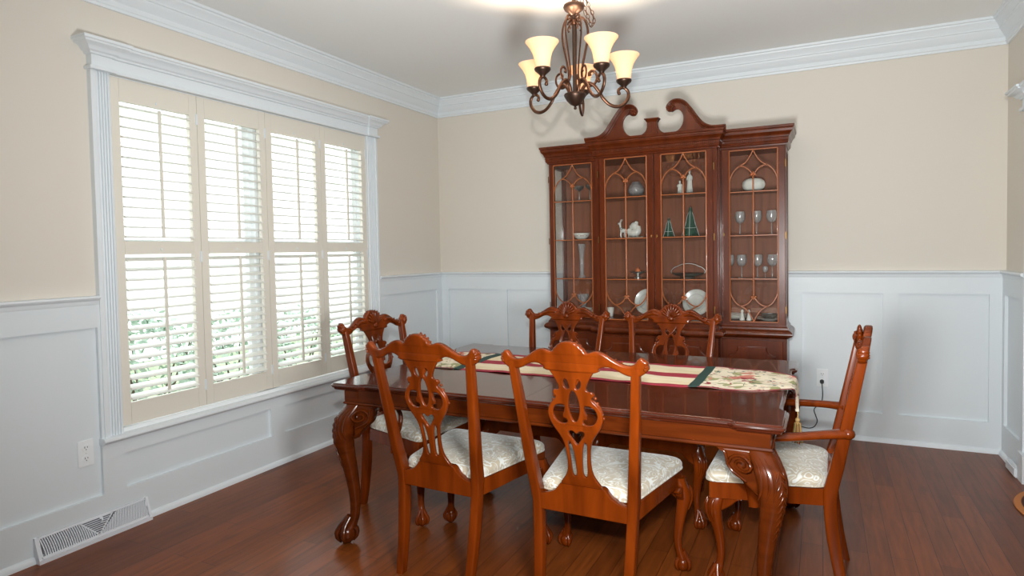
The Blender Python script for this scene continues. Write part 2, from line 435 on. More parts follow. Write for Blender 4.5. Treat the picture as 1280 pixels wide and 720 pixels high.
bm = wainscot('', leftrun, 0, 0, [(-2.993, -2.06, .196, .373), (-1.95, -1.02, .196, .373)], -3.093, -.93, top=.462); struct('trim_3', bm, M['wains'])
bm = wainscot('', leftrun, 0, 0, [(-3.99, -3.106, .196, 1.016), (-4.97, -4.08, .196, 1.016), (-5.95, -5.06, .196, 1.016), (-7.0, -6.04, .196, 1.016)], YF, -3.093)
struct('trim_4', bm, M['wains'])
bm = wainscot('', rightrun, 0, 0, [(-.43, -.075, .196, 1.016)], -.505, 0); struct('trim_5', bm, M['wains'])
bm = wainscot('', rightrun, 0, 0, [(-3.9, -3.1, .196, 1.016), (-4.9, -4.0, .196, 1.016), (-5.9, -5.0, .196, 1.016), (-7.1, -6, .196, 1.016)], YF, -3.0); struct('trim_6', bm, M['wains'])
# chair rail: nosing with a cove beneath
rail = [(.024, HR-.045), (.027, HR-.04), (.028, HR-.03), (.03, HR-.024), (.04, HR-.018), (.044, HR-.01), (.042, HR-.003), (.036, HR), (0, HR)]
bm = bmesh.new(); sweep(bm, [(0, -.925), (0, 0), (W, 0), (W, -.50)], rail, side=1)
struct('trim_7', bm, M['white'], 40)
bm = bmesh.new(); sweep(bm, [(0, YF), (0, -3.095)], rail, side=1); struct('trim_8', bm, M['white'], 40)
# shoe moulding
shoe = [(.024, .03), (.032, .026), (.040, .014), (.042, 0)]
for nm, path in (('baseboard_left', [(0, YF), (0, 0)]), ('baseboard_back', [(0, 0), (W, 0)]), ('baseboard_right', [(W, 0), (W, -.50)])):
    bm = bmesh.new(); sweep(bm, path, [(0, .03)]+shoe+[(0, 0)], side=1); struct(nm, bm, M['white'], 40)
# crown moulding
crown = [(0, 2.579), (.012, 2.579), (.014, 2.592), (.020, 2.597), (.020, 2.622), (.026, 2.627), (.034, 2.640), (.048, 2.655), (.052, 2.668),
         (.060, 2.672), (.060, 2.680), (.066, 2.690), (.078, 2.706), (.084, 2.712), (.086, 2.722), (.096, 2.726), (.098, 2.74), (0, 2.74)]
bm = bmesh.new(); sweep(bm, [(0, YF), (0, 0), (W, 0), (W, YF)], crown, side=1); struct('trim_9', bm, M['white'], 30)

# ------------------------------------------------------------------ window casing, head and sill
def casing(run, s0, s1, z0, z1, flutes=4):
    """fluted flat casing with back band"""
    w = s1-s0; pts = [(s0, 0), (s0, .030), (s0+.018, .032), (s0+.020, .024)]
    a, b = s0+.030, s1-.014; n = flutes; p = (b-a)/n
    for i in range(n):
        u = a+i*p; pts += [(u, .022), (u+p*.25, .022), (u+p*.35, .014), (u+p*.6, .012), (u+p*.85, .014)]
    pts += [(b, .022), (s1-.004, .022), (s1, .018), (s1, 0)]
    bm = bmesh.new(); r = [[bm.verts.new(run(s, o, z)) for s, o in pts] for z in (z0, z1)]
    rings_to_faces(bm, r); return bm
mirror = lambda run, c: (lambda s, o, z: run(2*c-s, o, z))
win = tag(empty('window_1', (0, 0, 0)), kind='structure')
link('casing_jamb', casing(leftrun, -3.093, -2.995, .466, 2.262), M['white'], win, 0)
link('casing_jamb', casing(mirror(leftrun, -2.0), -3.07, -2.96, .466, 2.262), M['white'], win, 0)
def head(name, x0, sgn, ya, yb, z0, z1, pj, parent=None, cb=.1, d0=.03, d1=.042):
    h = z1-z0
    prof = [(0, z0), (.012, z0+.0), (.014, z0+.008), (.012, z0+.016), (0, z0+.02), (0, z0+h*.5), (.010, z0+h*.52), (.012, z0+h*.58), (pj*.35, z0+h*.62), (pj*.45, z0+h*.70),
            (pj*.55, z0+h*.76), (pj*.85, z0+h*.82), (pj*.9, z0+h*.88), (pj, z0+h*.9), (pj, z0+h), (-.05, z1)]
    X = lambda d: x0+sgn*d
    path = [(X(0), ya), (X(d1), ya), (X(d1), ya+cb), (X(d0), ya+cb), (X(d0), yb-cb), (X(d1), yb-cb), (X(d1), yb), (X(0), yb)]
    bm = bmesh.new(); sweep(bm, path, prof, side=-1 if sgn < 0 else 1, cap=False)
    # solid core
    box(bm, min(X(0), X(d0-.002)), max(X(0), X(d0-.002)), ya+.004, yb-.004, z0+.001, z1-.001)
    return bm
def head_path_fix(bm): return bm
bm = head('head', 0, 1, -3.093, -.935, 2.255, 2.395, .066)
link('window_head', bm, M['white'], win, 30)
# sill (stool) with rounded nose
bm = bmesh.new()
pr = [(0, .44), (.035, .44), (.05, .447), (.056, .456), (.054, .466), (.046, .472), (0, .472)]
secs = [[(o, y, z) for o, z in pr] for y in (-3.11, -.915)]
loft(bm, secs); link('sill', bm, M['white'], win, 40)
bm = bmesh.new(); box(bm, -.135, .001, WY0-.003, WY1+.003, .4655, .492); box(bm, -.135, .001, WY0-.001, WY0+.002, .49, WZ1); box(bm, -.135, .001, WY1-.002, WY1+.001, .49, WZ1); box(bm, -.135, .001, WY0, WY1, WZ1-.002, WZ1+.001)
link('jamb_liner', bm, M['vinyl'], win, 0)
# two double-hung sash units behind the shutters, divided by a mullion
mid = (WY0+WY1)/2
units = [(WY0+.005, mid-.05), (mid+.05, WY1-.005)]
bm = bmesh.new(); box(bm, -.13, -.045, mid-.05, mid+.05, .49, WZ1-.002); link('mullion', bm, M['vinyl'], win, 0)
ZM = 1.42
for (a, b) in units:
    for (z0, z1, x) in ((.492, ZM+.02, -.075), (ZM-.02, WZ1-.003, -.105)):
        bm = bmesh.new(); f = .045
        box(bm, x-.015, x+.015, a, a+f, z0, z1); box(bm, x-.015, x+.015, b-f, b, z0, z1)
        box(bm, x-.015, x+.015, a+f, b-f, z0, z0+f); box(bm, x-.015, x+.015, a+f, b-f, z1-f, z1)
        s = link('sash', bm, M['vinyl'], win, 0)
        bm = bmesh.new(); box(bm, x-.003, x+.003, a+f, b-f, z0+f, z1-f); link('window_pane', bm, M['winpane'], s, 0)

# ------------------------------------------------------------------ plantation shutters: four hinged panels
def make_shutter():
    root = empty('plantation_shutter')
    w = .484; z0, z1 = .502, 2.250; t = .013; st = .048
    ops = ((.612, 1.366), (1.433, 2.137))
    bm = bmesh.new()
    for (a, b, c, d) in ((0, st, z0, z1), (w-st, w, z0, z1), (st, w-st, z0, ops[0][0]), (st, w-st, ops[0][1], ops[1][0]), (st, w-st, ops[1][1], z1)):
        box(bm, -t, t, a+.001, b-.001 if b == w else b, c, d)
    link('shutter_frame', bm, M['shutter'], root, 0)
    for k, (n, tilt) in enumerate(((15, -17), (14, -9))):
        lo, hi = ops[k]; p = (hi-lo)/n
        for i in range(n):
            z = lo+p*(i+.5); bm = bmesh.new()
            prof = superell(14, 2.2, .031, .0052, math.radians(tilt))
            loft(bm, [[(x, y, z+zz) for x, zz in prof] for y in (st+.002, w-st-.002)])
            link('louvre', bm, M['louvre'], root, 50)
        zz0 = lo+(.02 if k else .03); bm = bmesh.new(); box(bm, .034, .045, w/2-.006, w/2+.006, zz0, hi-.018)
        link('tilt_rod', bm, M['shutter'], root, 0)
        bm = bmesh.new(); ellipsoid(bm, (t+.002, w/2, (hi+.022) if k else hi+.025), (.004, .005, .007)); link('rod_catch', bm, M['white'], root)
    return root
sh_lab = ['first plantation shutter panel, nearest the camera at the left window jamb', 'second plantation shutter panel from the left, closed in the window',
          'third plantation shutter panel from the left, closed in the window', 'fourth plantation shutter panel, beside the right window jamb near the room corner']
proto = make_shutter()
for i in range(4):
    o = proto if i == 0 else copy_tree(proto)
    o.location = (-.004, -2.995+.4855*i, 0); tag(o, sh_lab[i], 'window shutter', 'plantation shutters in the window')
    for z in ((.62, 1.35, 2.12) if i in (0, 3) else ()):
        y = -.004 if i == 0 else .486
        h = bbox_obj('hinge', (.009, .017, y-.006, y+.006, z-.03, z+.03), M['white'], o, .001)

# ------------------------------------------------------------------ right wall cased opening
dr = tag(empty('door_1', (0, 0, 0)), kind='structure')
link('casing_jamb', casing(mirror(rightrun, -.55), -.595, -.505, .16, 2.09), M['white'], dr, 0)
bm = bmesh.new(); box(bm, W-.050, W, -.60, -.497, 0, .16); link('plinth_block', bm, M['white'], dr, 0)
link('casing_jamb', casing(rightrun, -3.0, -2.9, .16, 2.09), M['white'], dr, 0)
bm = bmesh.new(); box(bm, W-.040, W, -3.005, -2.895, 0, .16); link('plinth_block', bm, M['white'], dr, 0)
bm = bmesh.new(); box(bm, W-.001, W+.131, OY1-.002, OY1+.0, 0, OZ); box(bm, W-.001, W+.131, OY0, OY0+.002, 0, OZ); box(bm, W-.001, W+.131, OY0, OY1, OZ-.002, OZ)
link('jamb_liner', bm, M['white'], dr, 0)
bm = head('head', W, -1, -3.0, -.505, 2.075, 2.195, .066, d0=.030, d1=.042)
link('opening_head', bm, M['white'], dr, 30)

bm = bmesh.new(); box(bm, W-.062, W-.030, -.50, -.30, 0, .055); bmesh.ops.bevel(bm, geom=bm.edges[:], offset=.006, segments=2, affect='EDGES'); struct('trim_10', bm, M['white'], 40)
# ------------------------------------------------------------------ outlets, vent
def outlet(loc, rz, lab):
    r = empty('wall_outlet', loc, rz, lab, 'electrical outlet')
    bbox_obj('cover_plate', (-.036, .036, -.006, 0, -.062, .062), M['plastic'], r, .0018)
    for s in (-.026, .026):
        bm = bmesh.new(); pts = superell(20, 2.6, .0175, .0145)
        loft(bm, [[(x, y, z+s) for x, z in pts] for y in (-.005, -.0085)])
        f = link('receptacle', bm, M['plastic'], r, 40)
        bm = bmesh.new()
        for x, h in ((-.006, .0045), (.006, .0035)): box(bm, x-.0012, x+.0012, -.0092, -.0084, s+.001-h+.002, s+.001+h+.002)
        box(bm, -.002, .002, -.0092, -.0084, s-.010, s-.006)
        link('slot', bm, M['dark'], f, 0)
    bm = bmesh.new(); ellipsoid(bm, (0, -.0065, 0), (.003, .0015, .003)); link('screw', bm, M['silver'], r)
    return r
outlet((.0065, -3.176, .421), math.radians(90), 'white outlet on the left wainscot below the window end')
outlet((3.168, -.0065, .414), 0, 'white outlet on the back wainscot with a black cord plugged in')
cd = empty('power_cord', (3.165, -.02, .39), 0, 'black power cord running from the back wall outlet behind the cabinet', 'power cord')
bm = bmesh.new(); box(bm, -.013, .013, -.026, .0035, -.014, .014); bmesh.ops.bevel(bm, geom=bm.edges[:], offset=.005, segments=2, affect='EDGES')
link('plug', bm, M['black'], cd)
bm = bmesh.new()
tube(bm, [(0, -.02, -.01), (.003, -.024, -.05), (.004, -.02, -.10), (-.004, -.015, -.145), (-.04, -.012, -.185), (-.05, -.012, -.21), (-.038, -.012, -.25), (-.03, -.012, -.285), (-.05, -.012, -.325), (-.09, -.012, -.34), (-.15, -.012, -.33), (-.20, -.011, -.335)], .0032, 6, sub=5)
link('cable', bm, M['black'], cd)

v = empty('floor_register', (0, -3.158, 0), 0, 'white baseboard air register with slanted fins below the left wainscot', 'air vent')
L, Hh = .262, .112
def vp(y, t):   # point on slanted face, t 0 bottom..1 top
    return Vector((.066-.034*t, y, .022+(Hh-.022)*t))
bm = bmesh.new()
ends = []
prof = [(.0245, 0), (.070, 0), (.070, .018), (.066, .022), (.034, Hh), (.0245, Hh)]
for y0, y1 in ((-L, -L+.012), (L-.012, L)): loft(bm, [[(x, y, z) for x, z in prof] for y in (y0, y1)])
box(bm, .0245, .070, -L+.012, L-.012, 0, .018)
def bar(bm, a, b, w, d=.004):
    a, b = Vector(a), Vector(b); t = (b-a).normalized(); n = Vector((.90, 0, .34)).normalized(); s = t.cross(n).normalized()
    vs = []
    for p in (a, b):
        for i, j in ((-1, 0), (1, 0), (1, 1), (-1, 1)): vs.append(bm.verts.new(p+s*(w/2*i)+n*(-d+d*j)))
    for f in ((0, 1, 2, 3), (7, 6, 5, 4), (0, 4, 5, 1), (1, 5, 6, 2), (2, 6, 7, 3), (3, 7, 4, 0)): bm.faces.new([vs[i] for i in f])
bar(bm, vp(-L, .03), vp(L, .03), .012); bar(bm, vp(-L, .95), vp(L, .95), .010)
bar(bm, vp(-L+.012, .0), vp(-L+.012, 1), .012); bar(bm, vp(L-.012, 0), vp(L-.012, 1), .012)
bar(bm, vp(-.075, .95), vp(.0, .06), .006); bar(bm, vp(.085, .95), vp(.0, .06), .006)
link('register_frame', bm, M['ventw'], v, 0)
bm = bmesh.new(); box(bm, .0245, .028, -L+.012, L-.012, .018, Hh-.002); link('back_plate', bm, M['ventd'], v, 0)
bm = bmesh.new()
n = 24
for i in range(n):      # curved left fins
    y = -L+.02+i*(L-.03)/n; top = min(.93, 1.0 if y < -.075 else (1-(y+.075)/.075*.9))
    pts = [vp(y+.012*(1-((k/4))**2), .08+(top-.08)*k/4)-Vector((.003, 0, 0)) for k in range(5)]
    if top > .15:
        for a, b in zip(pts[:-1], pts[1:]): bar(bm, a, b, .0042, .010)
for i in range(9):      # horizontal centre fins
    t = .12+i*.095; h = .08*t
    bar(bm, vp(-.078*t, t), vp(.088*t, t), .0035, .010)
for i in range(30):     # slanted right fins
    y = .012+i*(L-.02)/30
    t1 = min(.93, (y)/.085*.9+.05)
    y2 = min(y+.03, L-.014); 
    if t1 > .15: bar(bm, vp(y, .08), vp(y+.02*(t1), t1) if y+.02*t1 < L-.012 else vp(L-.014, t1*.6), .0045, .008)
link('fins', bm, M['ventw'], v, 0)
bm = bmesh.new(); tube(bm, [vp(.02, .62), vp(.022, .7)+Vector((.012, 0, .004)), vp(.02, .9)+Vector((.010, 0, .0))], .004, 6); ellipsoid(bm, vp(.02, .84)+Vector((.008, 0, 0)), (.004, .009, .006))
link('damper_lever', bm, M['ventw'], v)

# rug in the opening
r = bpy.data.meshes.new('x'); bm = bmesh.new()
sh = superell(64, 2.0, .42, .42)
loft(bm, [[(x*s, y*s, z) for x, y in sh] for s, z in ((.99, 0), (1, .004), (.99, .010), (.95, .012), (.9, .0112), (.8, .012))])
o = link('braided_rug', bm, M['rug'], None, 40, (4.465, -1.005, 0)); tag(o, 'tan and dark brown oval rug on the floor at the right opening', 'rug')

# ------------------------------------------------------------------ outside: lawn, neighbour's siding, shrubs
bm = bmesh.new(); box(bm, -30, -.15, -20, 14, -.6, -.45); o = struct('ground', bm, M['lawn'])
nb = empty('neighbour_house', (-7.5, -1, -.45), 0, 'white sided house seen through the shutters', 'house')
bm = bmesh.new()
for i in range(34):
    z = i*.13
    vs = [bm.verts.new(p) for p in ((0, -9, z), (0, 9, z), (.0, 9, z+.13), (0, -9, z+.13), (.025, -9, z), (.025, 9, z))]
    bm.faces.new((vs[4], vs[5], vs[2], vs[3])); bm.faces.new((vs[0], vs[1], vs[5], vs[4]))
box(bm, -4, -.001, -9, 9, 0, 4.42)
link('siding_wall', bm, M['siding'], nb, 0)
bm = bmesh.new(); 
vs = [bm.verts.new(p) for p in ((.5, -9.4, 4.3), (.5, 9.4, 4.3), (-2, 9.4, 6.2), (-2, -9.4, 6.2), (-4.5, -9.4, 4.3), (-4.5, 9.4, 4.3))]
bm.faces.new((vs[0], vs[1], vs[2], vs[3])); bm.faces.new((vs[3], vs[2], vs[5], vs[4])); bm.faces.new((vs[0], vs[4], vs[5], vs[1]))
link('roof', bm, M['siding'], nb, 0)
def shrub(x, y, r, h, lab, seed):
    rnd = random.Random(seed); root = empty('shrub', (x, y, -.45), 0, lab, 'shrub', 'shrubs outside the window')
    bm = bmesh.new()
    for i in range(9):
        a = rnd.random()*2*PI; tube(bm, [(0, 0, 0), (r*.3*math.cos(a), r*.3*math.sin(a), h*.4), (r*.75*math.cos(a), r*.75*math.sin(a), h*.8)], [.02, .012, .004], 5)
    link('stems', bm, M['twig'], root)
    bm = bmesh.new()
    for i in range(1500):
        u = rnd.random()*2*PI; w = math.acos(rnd.uniform(-.6, 1)); k = rnd.uniform(.75, 1.04)
        c = Vector((r*k*math.sin(w)*math.cos(u), r*k*math.sin(w)*math.sin(u), h*.5+h*.5*k*math.cos(w)))
        d = Vector((rnd.uniform(-1, 1), rnd.uniform(-1, 1), rnd.uniform(-.3, 1))).normalized(); s = d.cross(Vector((rnd.random(), rnd.random(), rnd.random()))).normalized()
        l = rnd.uniform(.05, .09)
        vs = [bm.verts.new(c), bm.verts.new(c+d*l*.5+s*l*.3), bm.verts.new(c+d*l), bm.verts.new(c+d*l*.5-s*l*.3)]
        bm.faces.new(vs)
    link('foliage', bm, M['leaf'], root, 0)
shrub(-2.0, -1.55, .50, 1.35, 'green shrub outside, seen low through the second shutter panel', 1)
shrub(-1.9, -2.62, .50, 1.45, 'green shrub outside, seen low through the first shutter panel', 2)
shrub(-2.2, -.45, .52, 1.25, 'green shrub outside, seen low through the third shutter panel', 3)
shrub(-2.0, -3.72, .50, 1.3, 'green shrub outside, at the left edge of the window view', 4)
shrub(-2.4, .68, .52, 1.15, 'green shrub outside, beyond the fourth shutter panel', 5)
# ------------------------------------------------------------------ carved leg tools
def cab_bm(prof, sx, sy, n=18, e=2.8, sub=4):
    """cabriole leg: prof rows (z, outward offset, radius) along the diagonal sx,sy"""
    rows = catmull(prof, sub); secs = []
    for z, o, r in [(p[0], p[1], p[2]) for p in rows]:
        ex = superell(n, e, r, r)
        secs.append([(sx*o+x, sy*o+y, z) for x, y in ex])
    bm = bmesh.new(); loft(bm, secs); return bm
def prof_at(prof, z):
    rows = catmull(prof, 6); best = min(rows, key=lambda p: abs(p[0]-z)); return best[1], best[2]
def claw_foot(sx, sy, o, r, zc, zank, mat, parent):
    bm = bmesh.new(); cx, cy_ = sx*o, sy*o
    ellipsoid(bm, (cx, cy_, zc), (r*.84, r*.84, zc*.99), u=16, v=12)
    base = math.atan2(sy, sx)
    for k in range(4):
        a = base+(-1.05+.7*k if k < 3 else PI); a = base+[0, 1.15, -1.15, PI][k]
        d = Vector((math.cos(a), math.sin(a), 0)); c = Vector((cx, cy_, 0))
        pts = [Vector((sx*o*.75, sy*o*.75, zank))+d*r*.15, c+d*r*.62+Vector((0, 0, zc+r*.85)), c+d*r*.98+Vector((0, 0, zc+r*.25)), c+d*r*.93+Vector((0, 0, zc-r*.35)), c+d*r*.62+Vector((0, 0, zc*.2))]
        tube(bm, pts, [r*.36, r*.30, r*.26, r*.20, r*.08], 7, sub=4)
        ellipsoid(bm, pts[1]*.5+pts[2]*.5, (r*.26, r*.26, r*.28), u=8, v=6)
    return link('claw_foot', bm, mat, parent, 60)

# ------------------------------------------------------------------ dining table
TX0, TX1, TY0, TY1, TZ = 1.130, 3.060, -2.735, -1.405, .757
table = empty('dining_table', ((TX0+TX1)/2, (TY0+TY1)/2, 0), 0, 'long dark mahogany dining table with carved claw feet under the chandelier', 'table')
hx, hy = (TX1-TX0)/2, (TY1-TY0)/2
def top_outline():
    bx, by, s = .165, .24, .022; h = []
    def seg(a, b, c):   # ogee step between block edge and recessed edge
        return [(a[0]+(b[0]-a[0])*t, a[1]+(b[1]-a[1])*t) for t in c]
    q = [(hx, 0+.0), ]
    q = [(hx-s, hy-by-.02), (hx-s+.006, hy-by-.012), (hx-s+.008, hy-by-.006), (hx-.002, hy-by+.002), (hx, hy-by+.01), (hx, hy-.018), (hx-.005, hy-.006), (hx-.018, hy),
         (hx-bx+.01, hy), (hx-bx+.002, hy-.002), (hx-bx-.006, hy-s+.008), (hx-bx-.012, hy-s+.006), (hx-bx-.02, hy-s)]
    out = list(q)
    out += [(-x, y) for x, y in q[::-1]]; out += [(-x, -y) for x, y in q]; out += [(x, -y) for x, y in q[::-1]]
    return out
TO = top_outline()
def leaf(side):
    bm = bmesh.new()
    pr = [(-.030, TZ-.032), (-.016, TZ-.031), (-.012, TZ-.026), (-.016, TZ-.022), (-.004, TZ-.020), (0, TZ-.014), (-.001, TZ-.009), (-.008, TZ-.006), (-.010, TZ-.002), (-.013, TZ)]
    rows = sweep(bm, TO, pr, closed=True, side=-1 if False else 1)
    bm.faces.new([r[-1] for r in rows]); bm.faces.new([r[0] for r in rows][::-1])
    bmesh.ops.recalc_face_normals(bm, faces=bm.faces)
    xs = max(v.co.x for v in bm.verts)
    g = bm.verts[:]+bm.edges[:]+bm.faces[:]
    res = bmesh.ops.bisect_plane(bm, geom=g, plane_co=(side*.0006, 0, 0), plane_no=(side, 0, 0), clear_inner=True)
    ed = [e for e in res['geom_cut'] if isinstance(e, bmesh.types.BMEdge)]
    bmesh.ops.holes_fill(bm, edges=ed)
    return bm
for s in (-1, 1): link('table_leaf', leaf(s), M['tabletop'], table, 25)
ax, ay = hx-.052, hy-.050
bm = bmesh.new()
rect = [(ax, ay), (-ax, ay), (-ax, -ay), (ax, -ay)]
pr = [(-.022, .655), (.006, .655), (.009, .660), (.006, .666), (0, .668), (0, .727), (-.022, .727), (-.022, .655)]
sweep(bm, rect, pr, closed=True, side=1)
for x in (-1, 1):
    for y in (-1, 1): box(bm, min(x*(ax-.070), x*(ax+.003)), max(x*(ax-.070), x*(ax+.003)), min(y*(ay-.070), y*(ay+.003)), max(y*(ay-.070), y*(ay+.003)), .655, .727)
link('apron', bm, M['table'], table, 30)
bm = bmesh.new(); box(bm, -ax+.03, ax-.03, -.04, .04, .69, .7249); link('cross_beam', bm, M['table'], table, 0)
TP = [(.660, .0, .038), (.640, .010, .043), (.60, .030, .048), (.55, .044, .047), (.50, .047, .043), (.44, .042, .038), (.36, .030, .031), (.27, .020, .026), (.19, .016, .0222), (.125, .019, .021), (.095, .028, .025), (.075, .036, .030)]
for sx in (-1, 1):
    for sy in (-1, 1):
        lx, ly = sx*(ax-.038), sy*(ay-.038)
        bm = cab_bm(TP, sx, sy)
        lg = link('leg', bm, M['table'], table, 60, (lx, ly, 0))
        claw_foot(sx, sy, .045, .046, .045, .12, M['table'], lg)
        # knee brackets (wings) along both aprons
        for k in (0, 1):
            ol = catmull([(.0, .655), (.128, .655), (.130, .648), (.118, .640), (.112, .628), (.108, .606), (.098, .582), (.082, .565), (.060, .548), (.030, .52), (.0, .49)], 4)
            ol = [(p[0], p[1]) for p in ol]
            me = flat2d([ol], .05, .010, 'XZ', 2)
            if k == 0: warp(me, lambda c: Vector((-sx*c.x, sy*(.012)+c.y+sy*.0, c.z)))
            else: warp(me, lambda c: Vector((sx*.012+c.y, -sy*c.x, c.z)))
            b = me_to_bm(me); br = link('knee_bracket', b, M['table'], lg, 60)
            # scroll carving on the bracket face and knee
            bm = bmesh.new()
            f = .040
            def W3(u, z, off=0):
                o, rr = prof_at(TP, z)
                d = max(f, (o+rr*.98) if u < .06 else f)
                d = f*(min(max((u-.02)/.07, 0), 1)) + (o+rr*.97)*(1-min(max((u-.02)/.07, 0), 1)) + off
                return Vector((-sx*(u)+sx*o*(1-min(max(u/.1, 0), 1)), sy*d, z)) if k == 0 else Vector((sx*d, -sy*u+sy*o*(1-min(max(u/.1, 0), 1)), z))
            sp = []
            for i in range(20):
                t = i/19*2*PI*1.6; q = .034*(1-i/22); sp.append(W3(.062+q*math.cos(t), .604+q*math.sin(t)))
            tube(bm, sp, [.006]*14+[.007]*6, 6)
            tube(bm, [W3(.124, .646), W3(.108, .640), W3(.102, .62), W3(.098, .598), W3(.084, .574), W3(.055, .552)], [.003, .006, .006, .006, .006, .003], 6, sub=3)
            for j in range(3):
                u = .022-.016*j
                tube(bm, [W3(u, .635), W3(u-.006, .59), W3(u-.002, .54), W3(u+.008, .50)], [.002, .0045, .0045, .002], 6, sub=3)
            link('scroll_carving', bm, M['table'], lg, 60)
        bm = bmesh.new()
        for j in range(9):     # leaf cut down the outer corner of the knee
            z = .60-.027*j; o, rr = prof_at(TP, z); o2, r2 = prof_at(TP, z-.035)
            for s in (-1, 1):
                base = Vector((sx*(o+rr*.76), sy*(o+rr*.76), z))
                out = Vector((sx, -sy, 0))*s*.013*(1-j/12)
                tip = Vector((sx*(o2+r2*.72), sy*(o2+r2*.72), z-.03))+out*1.25
                tube(bm, [base, base*.5+tip*.5+Vector((sx, sy, 0))*.002, tip], [.003, .0050*(1-j/16), .0015], 6)
        link('leaf_carving', bm, M['table'], lg, 60)

# ------------------------------------------------------------------ table runner with tassels
run = empty('table_runner', ((TX0+TX1)/2, -2.0, TZ), 0, 'striped table runner with floral ends, green bands and tassels on the dark table', 'table runner')
RH = .245; XE = hx+.003; DROP = .122
def rprof(s):    # distance along from centre -> (x, z)
    if s < XE-.012: return s, .0022+.0012*math.sin(s*23)+.0010*math.sin(s*41+1)
    t = s-(XE-.012); a = min(t/.028, 1)*PI/2
    x = XE-.012+.018*math.sin(a); z = .0030-.018*(1-math.cos(a))
    if t > .028: z -= (t-.028); x += .002
    return x, z
def rwidth(s):
    s0 = .80; e = XE+DROP
    if s <= s0: return 1.0
    t = (s-s0)/(e-s0); return max(.03, (1-t**1.7)*(1-.25*t))
def runner_piece(name, s0, s1, mat, n, parent, width=(-1, 1), lift=0, sgn=1, fold=True):
    bm = bmesh.new(); uv = bm.loops.layers.uv.new('UVMap'); m = 30; g = []
    for i in range(n+1):
        s = s0+(s1-s0)*i/n; row = []
        for j in range(m+1):
            t = width[0]+(width[1]-width[0])*j/m
            w = rwidth(abs(s)); x, z = rprof(abs(s)); y = t*RH*w+.004*math.sin(s*9+.7)+.002*math.sin(s*31)*(t*t)
            if z < -.01: x += .006*math.sin(t*9+1)*min(1, -z*20)*(1-w*.3)
            zz = z+lift+ (.0016*math.sin(t*7+s*13) if z > 0 else 0)+.0016
            row.append((bm.verts.new((math.copysign(x, s), y, zz)), (s, (t+1)/2)))
        g.append(row)
    for i in range(n):
        for j in range(m):
            q = (g[i][j], g[i+1][j], g[i+1][j+1], g[i][j+1]); f = bm.faces.new([a[0] for a in q])
            for lp, a in zip(f.loops, q): lp[uv].uv = a[1]
    bmesh.ops.recalc_face_normals(bm, faces=bm.faces)
    if bm.faces[0].normal.z < 0: bmesh.ops.reverse_faces(bm, faces=bm.faces)
    bmesh.ops.solidify(bm, geom=bm.faces[:], thickness=.0018)
    return link(name, bm, mat, parent, 60)
runner_piece('striped_panel', -.565, .565, M['stripes'], 60, run)
for s in (-1, 1):
    runner_piece('floral_end', s*.60, s*(XE+DROP), M['floral'], 60, run)
    runner_piece('ribbon_band', s*.560, s*.605, M['greenband'], 4, run, lift=.0012)
    for e in (-1, 1):
        runner_piece('binding', s*.60, s*(XE+DROP*.9), M['redcloth'], 60, run, width=(e*.955, e*1.012) if e > 0 else (-1.012, -.955), lift=.0010)
    x, z = rprof(XE+DROP); x *= s
    ts = empty('tassel', (x, .004, z)); ts.parent = run
    bm = bmesh.new(); tube(bm, [(0, 0, .006), (.002*s, 0, -.016), (0, 0, -.032)], .0028, 6); ellipsoid(bm, (0, 0, -.038), (.010, .010, .011)); ellipsoid(bm, (0, 0, -.052), (.013, .013, .006)); link('tassel_head', bm, M['gold'], ts)
    for mi_, mt in enumerate(('gold', 'redthread', 'olive')):
        bm = bmesh.new()
        for k in range(14):
            a = 2*PI*(k+mi_/3)/14; rr = .010 if k % 2 else .006
            tube(bm, [(rr*math.cos(a), rr*math.sin(a), -.05), (rr*1.5*math.cos(a), rr*1.5*math.sin(a), -.09), (rr*2.1*math.cos(a), rr*2.1*math.sin(a), -.128-.01*random.random())], .0030, 4)
        link('fringe', bm, M[mt], ts)

# ------------------------------------------------------------------ Chippendale chairs (front = +Y)
def yb(z):
    if z < .40: return -.054*((.40-z)/.40)**1.7
    return -.198*(z-.40)*min(1, (z-.40)/.12+.25) if z < .52 else -.198*(z-.40)
CREST = [(0, 1.029), (.011, 1.0295), (.017, 1.0265), (.027, 1.026), (.032, 1.0205), (.042, 1.0165), (.046, 1.010), (.055, 1.004), (.059, .996), (.067, .990), (.078, .992), (.096, .998), (.112, .997), (.132, .989), (.152, .976), (.172, .964), (.194, .955), (.214, .953), (.228, .958), (.238, .968),
         (.245, .978), (.254, .983), (.262, .980), (.266, .974), (.272, .972), (.277, .965), (.274, .957), (.279, .950), (.276, .940), (.269, .938), (.266, .929), (.258, .924), (.248, .917), (.232, .914), (.212, .915), (.19, .922), (.165, .936), (.14, .943), (.12, .941), (.102, .932), (.088, .918)]
SPL = [(.086, .922), (.074, .905), (.062, .885), (.054, .868), (.052, .855), (.060, .848), (.070, .848), (.077, .840), (.075, .829), (.068, .822), (.074, .812), (.090, .795), (.102, .772), (.104, .748), (.096, .722), (.084, .700), (.070, .680), (.058, .660), (.050, .635), (.046, .605), (.045, .575), (.047, .548), (.054, .524), (.066, .505), (.077, .490), (.080, .478)]
def sym(h): return h+[(-x, z) for x, z in h[::-1] if abs(x) > 1e-6]
def smooth2(h, sub=3, closed=True): return [(p[0], p[1]) for p in catmull(h, sub, closed)]
def mirror_hole(h): return [(-x, z) for x, z in h]
H1 = smooth2([(.012, .862), (.018, .884), (.026, .890), (.033, .878), (.030, .864), (.024, .856), (.017, .854)], 3)
H2 = smooth2([(0, .848), (.012, .835), (.019, .808), (.021, .782), (.017, .757), (.009, .738), (0, .730), (-.009, .738), (-.017, .757), (-.021, .782), (-.019, .808), (-.012, .835)], 3)
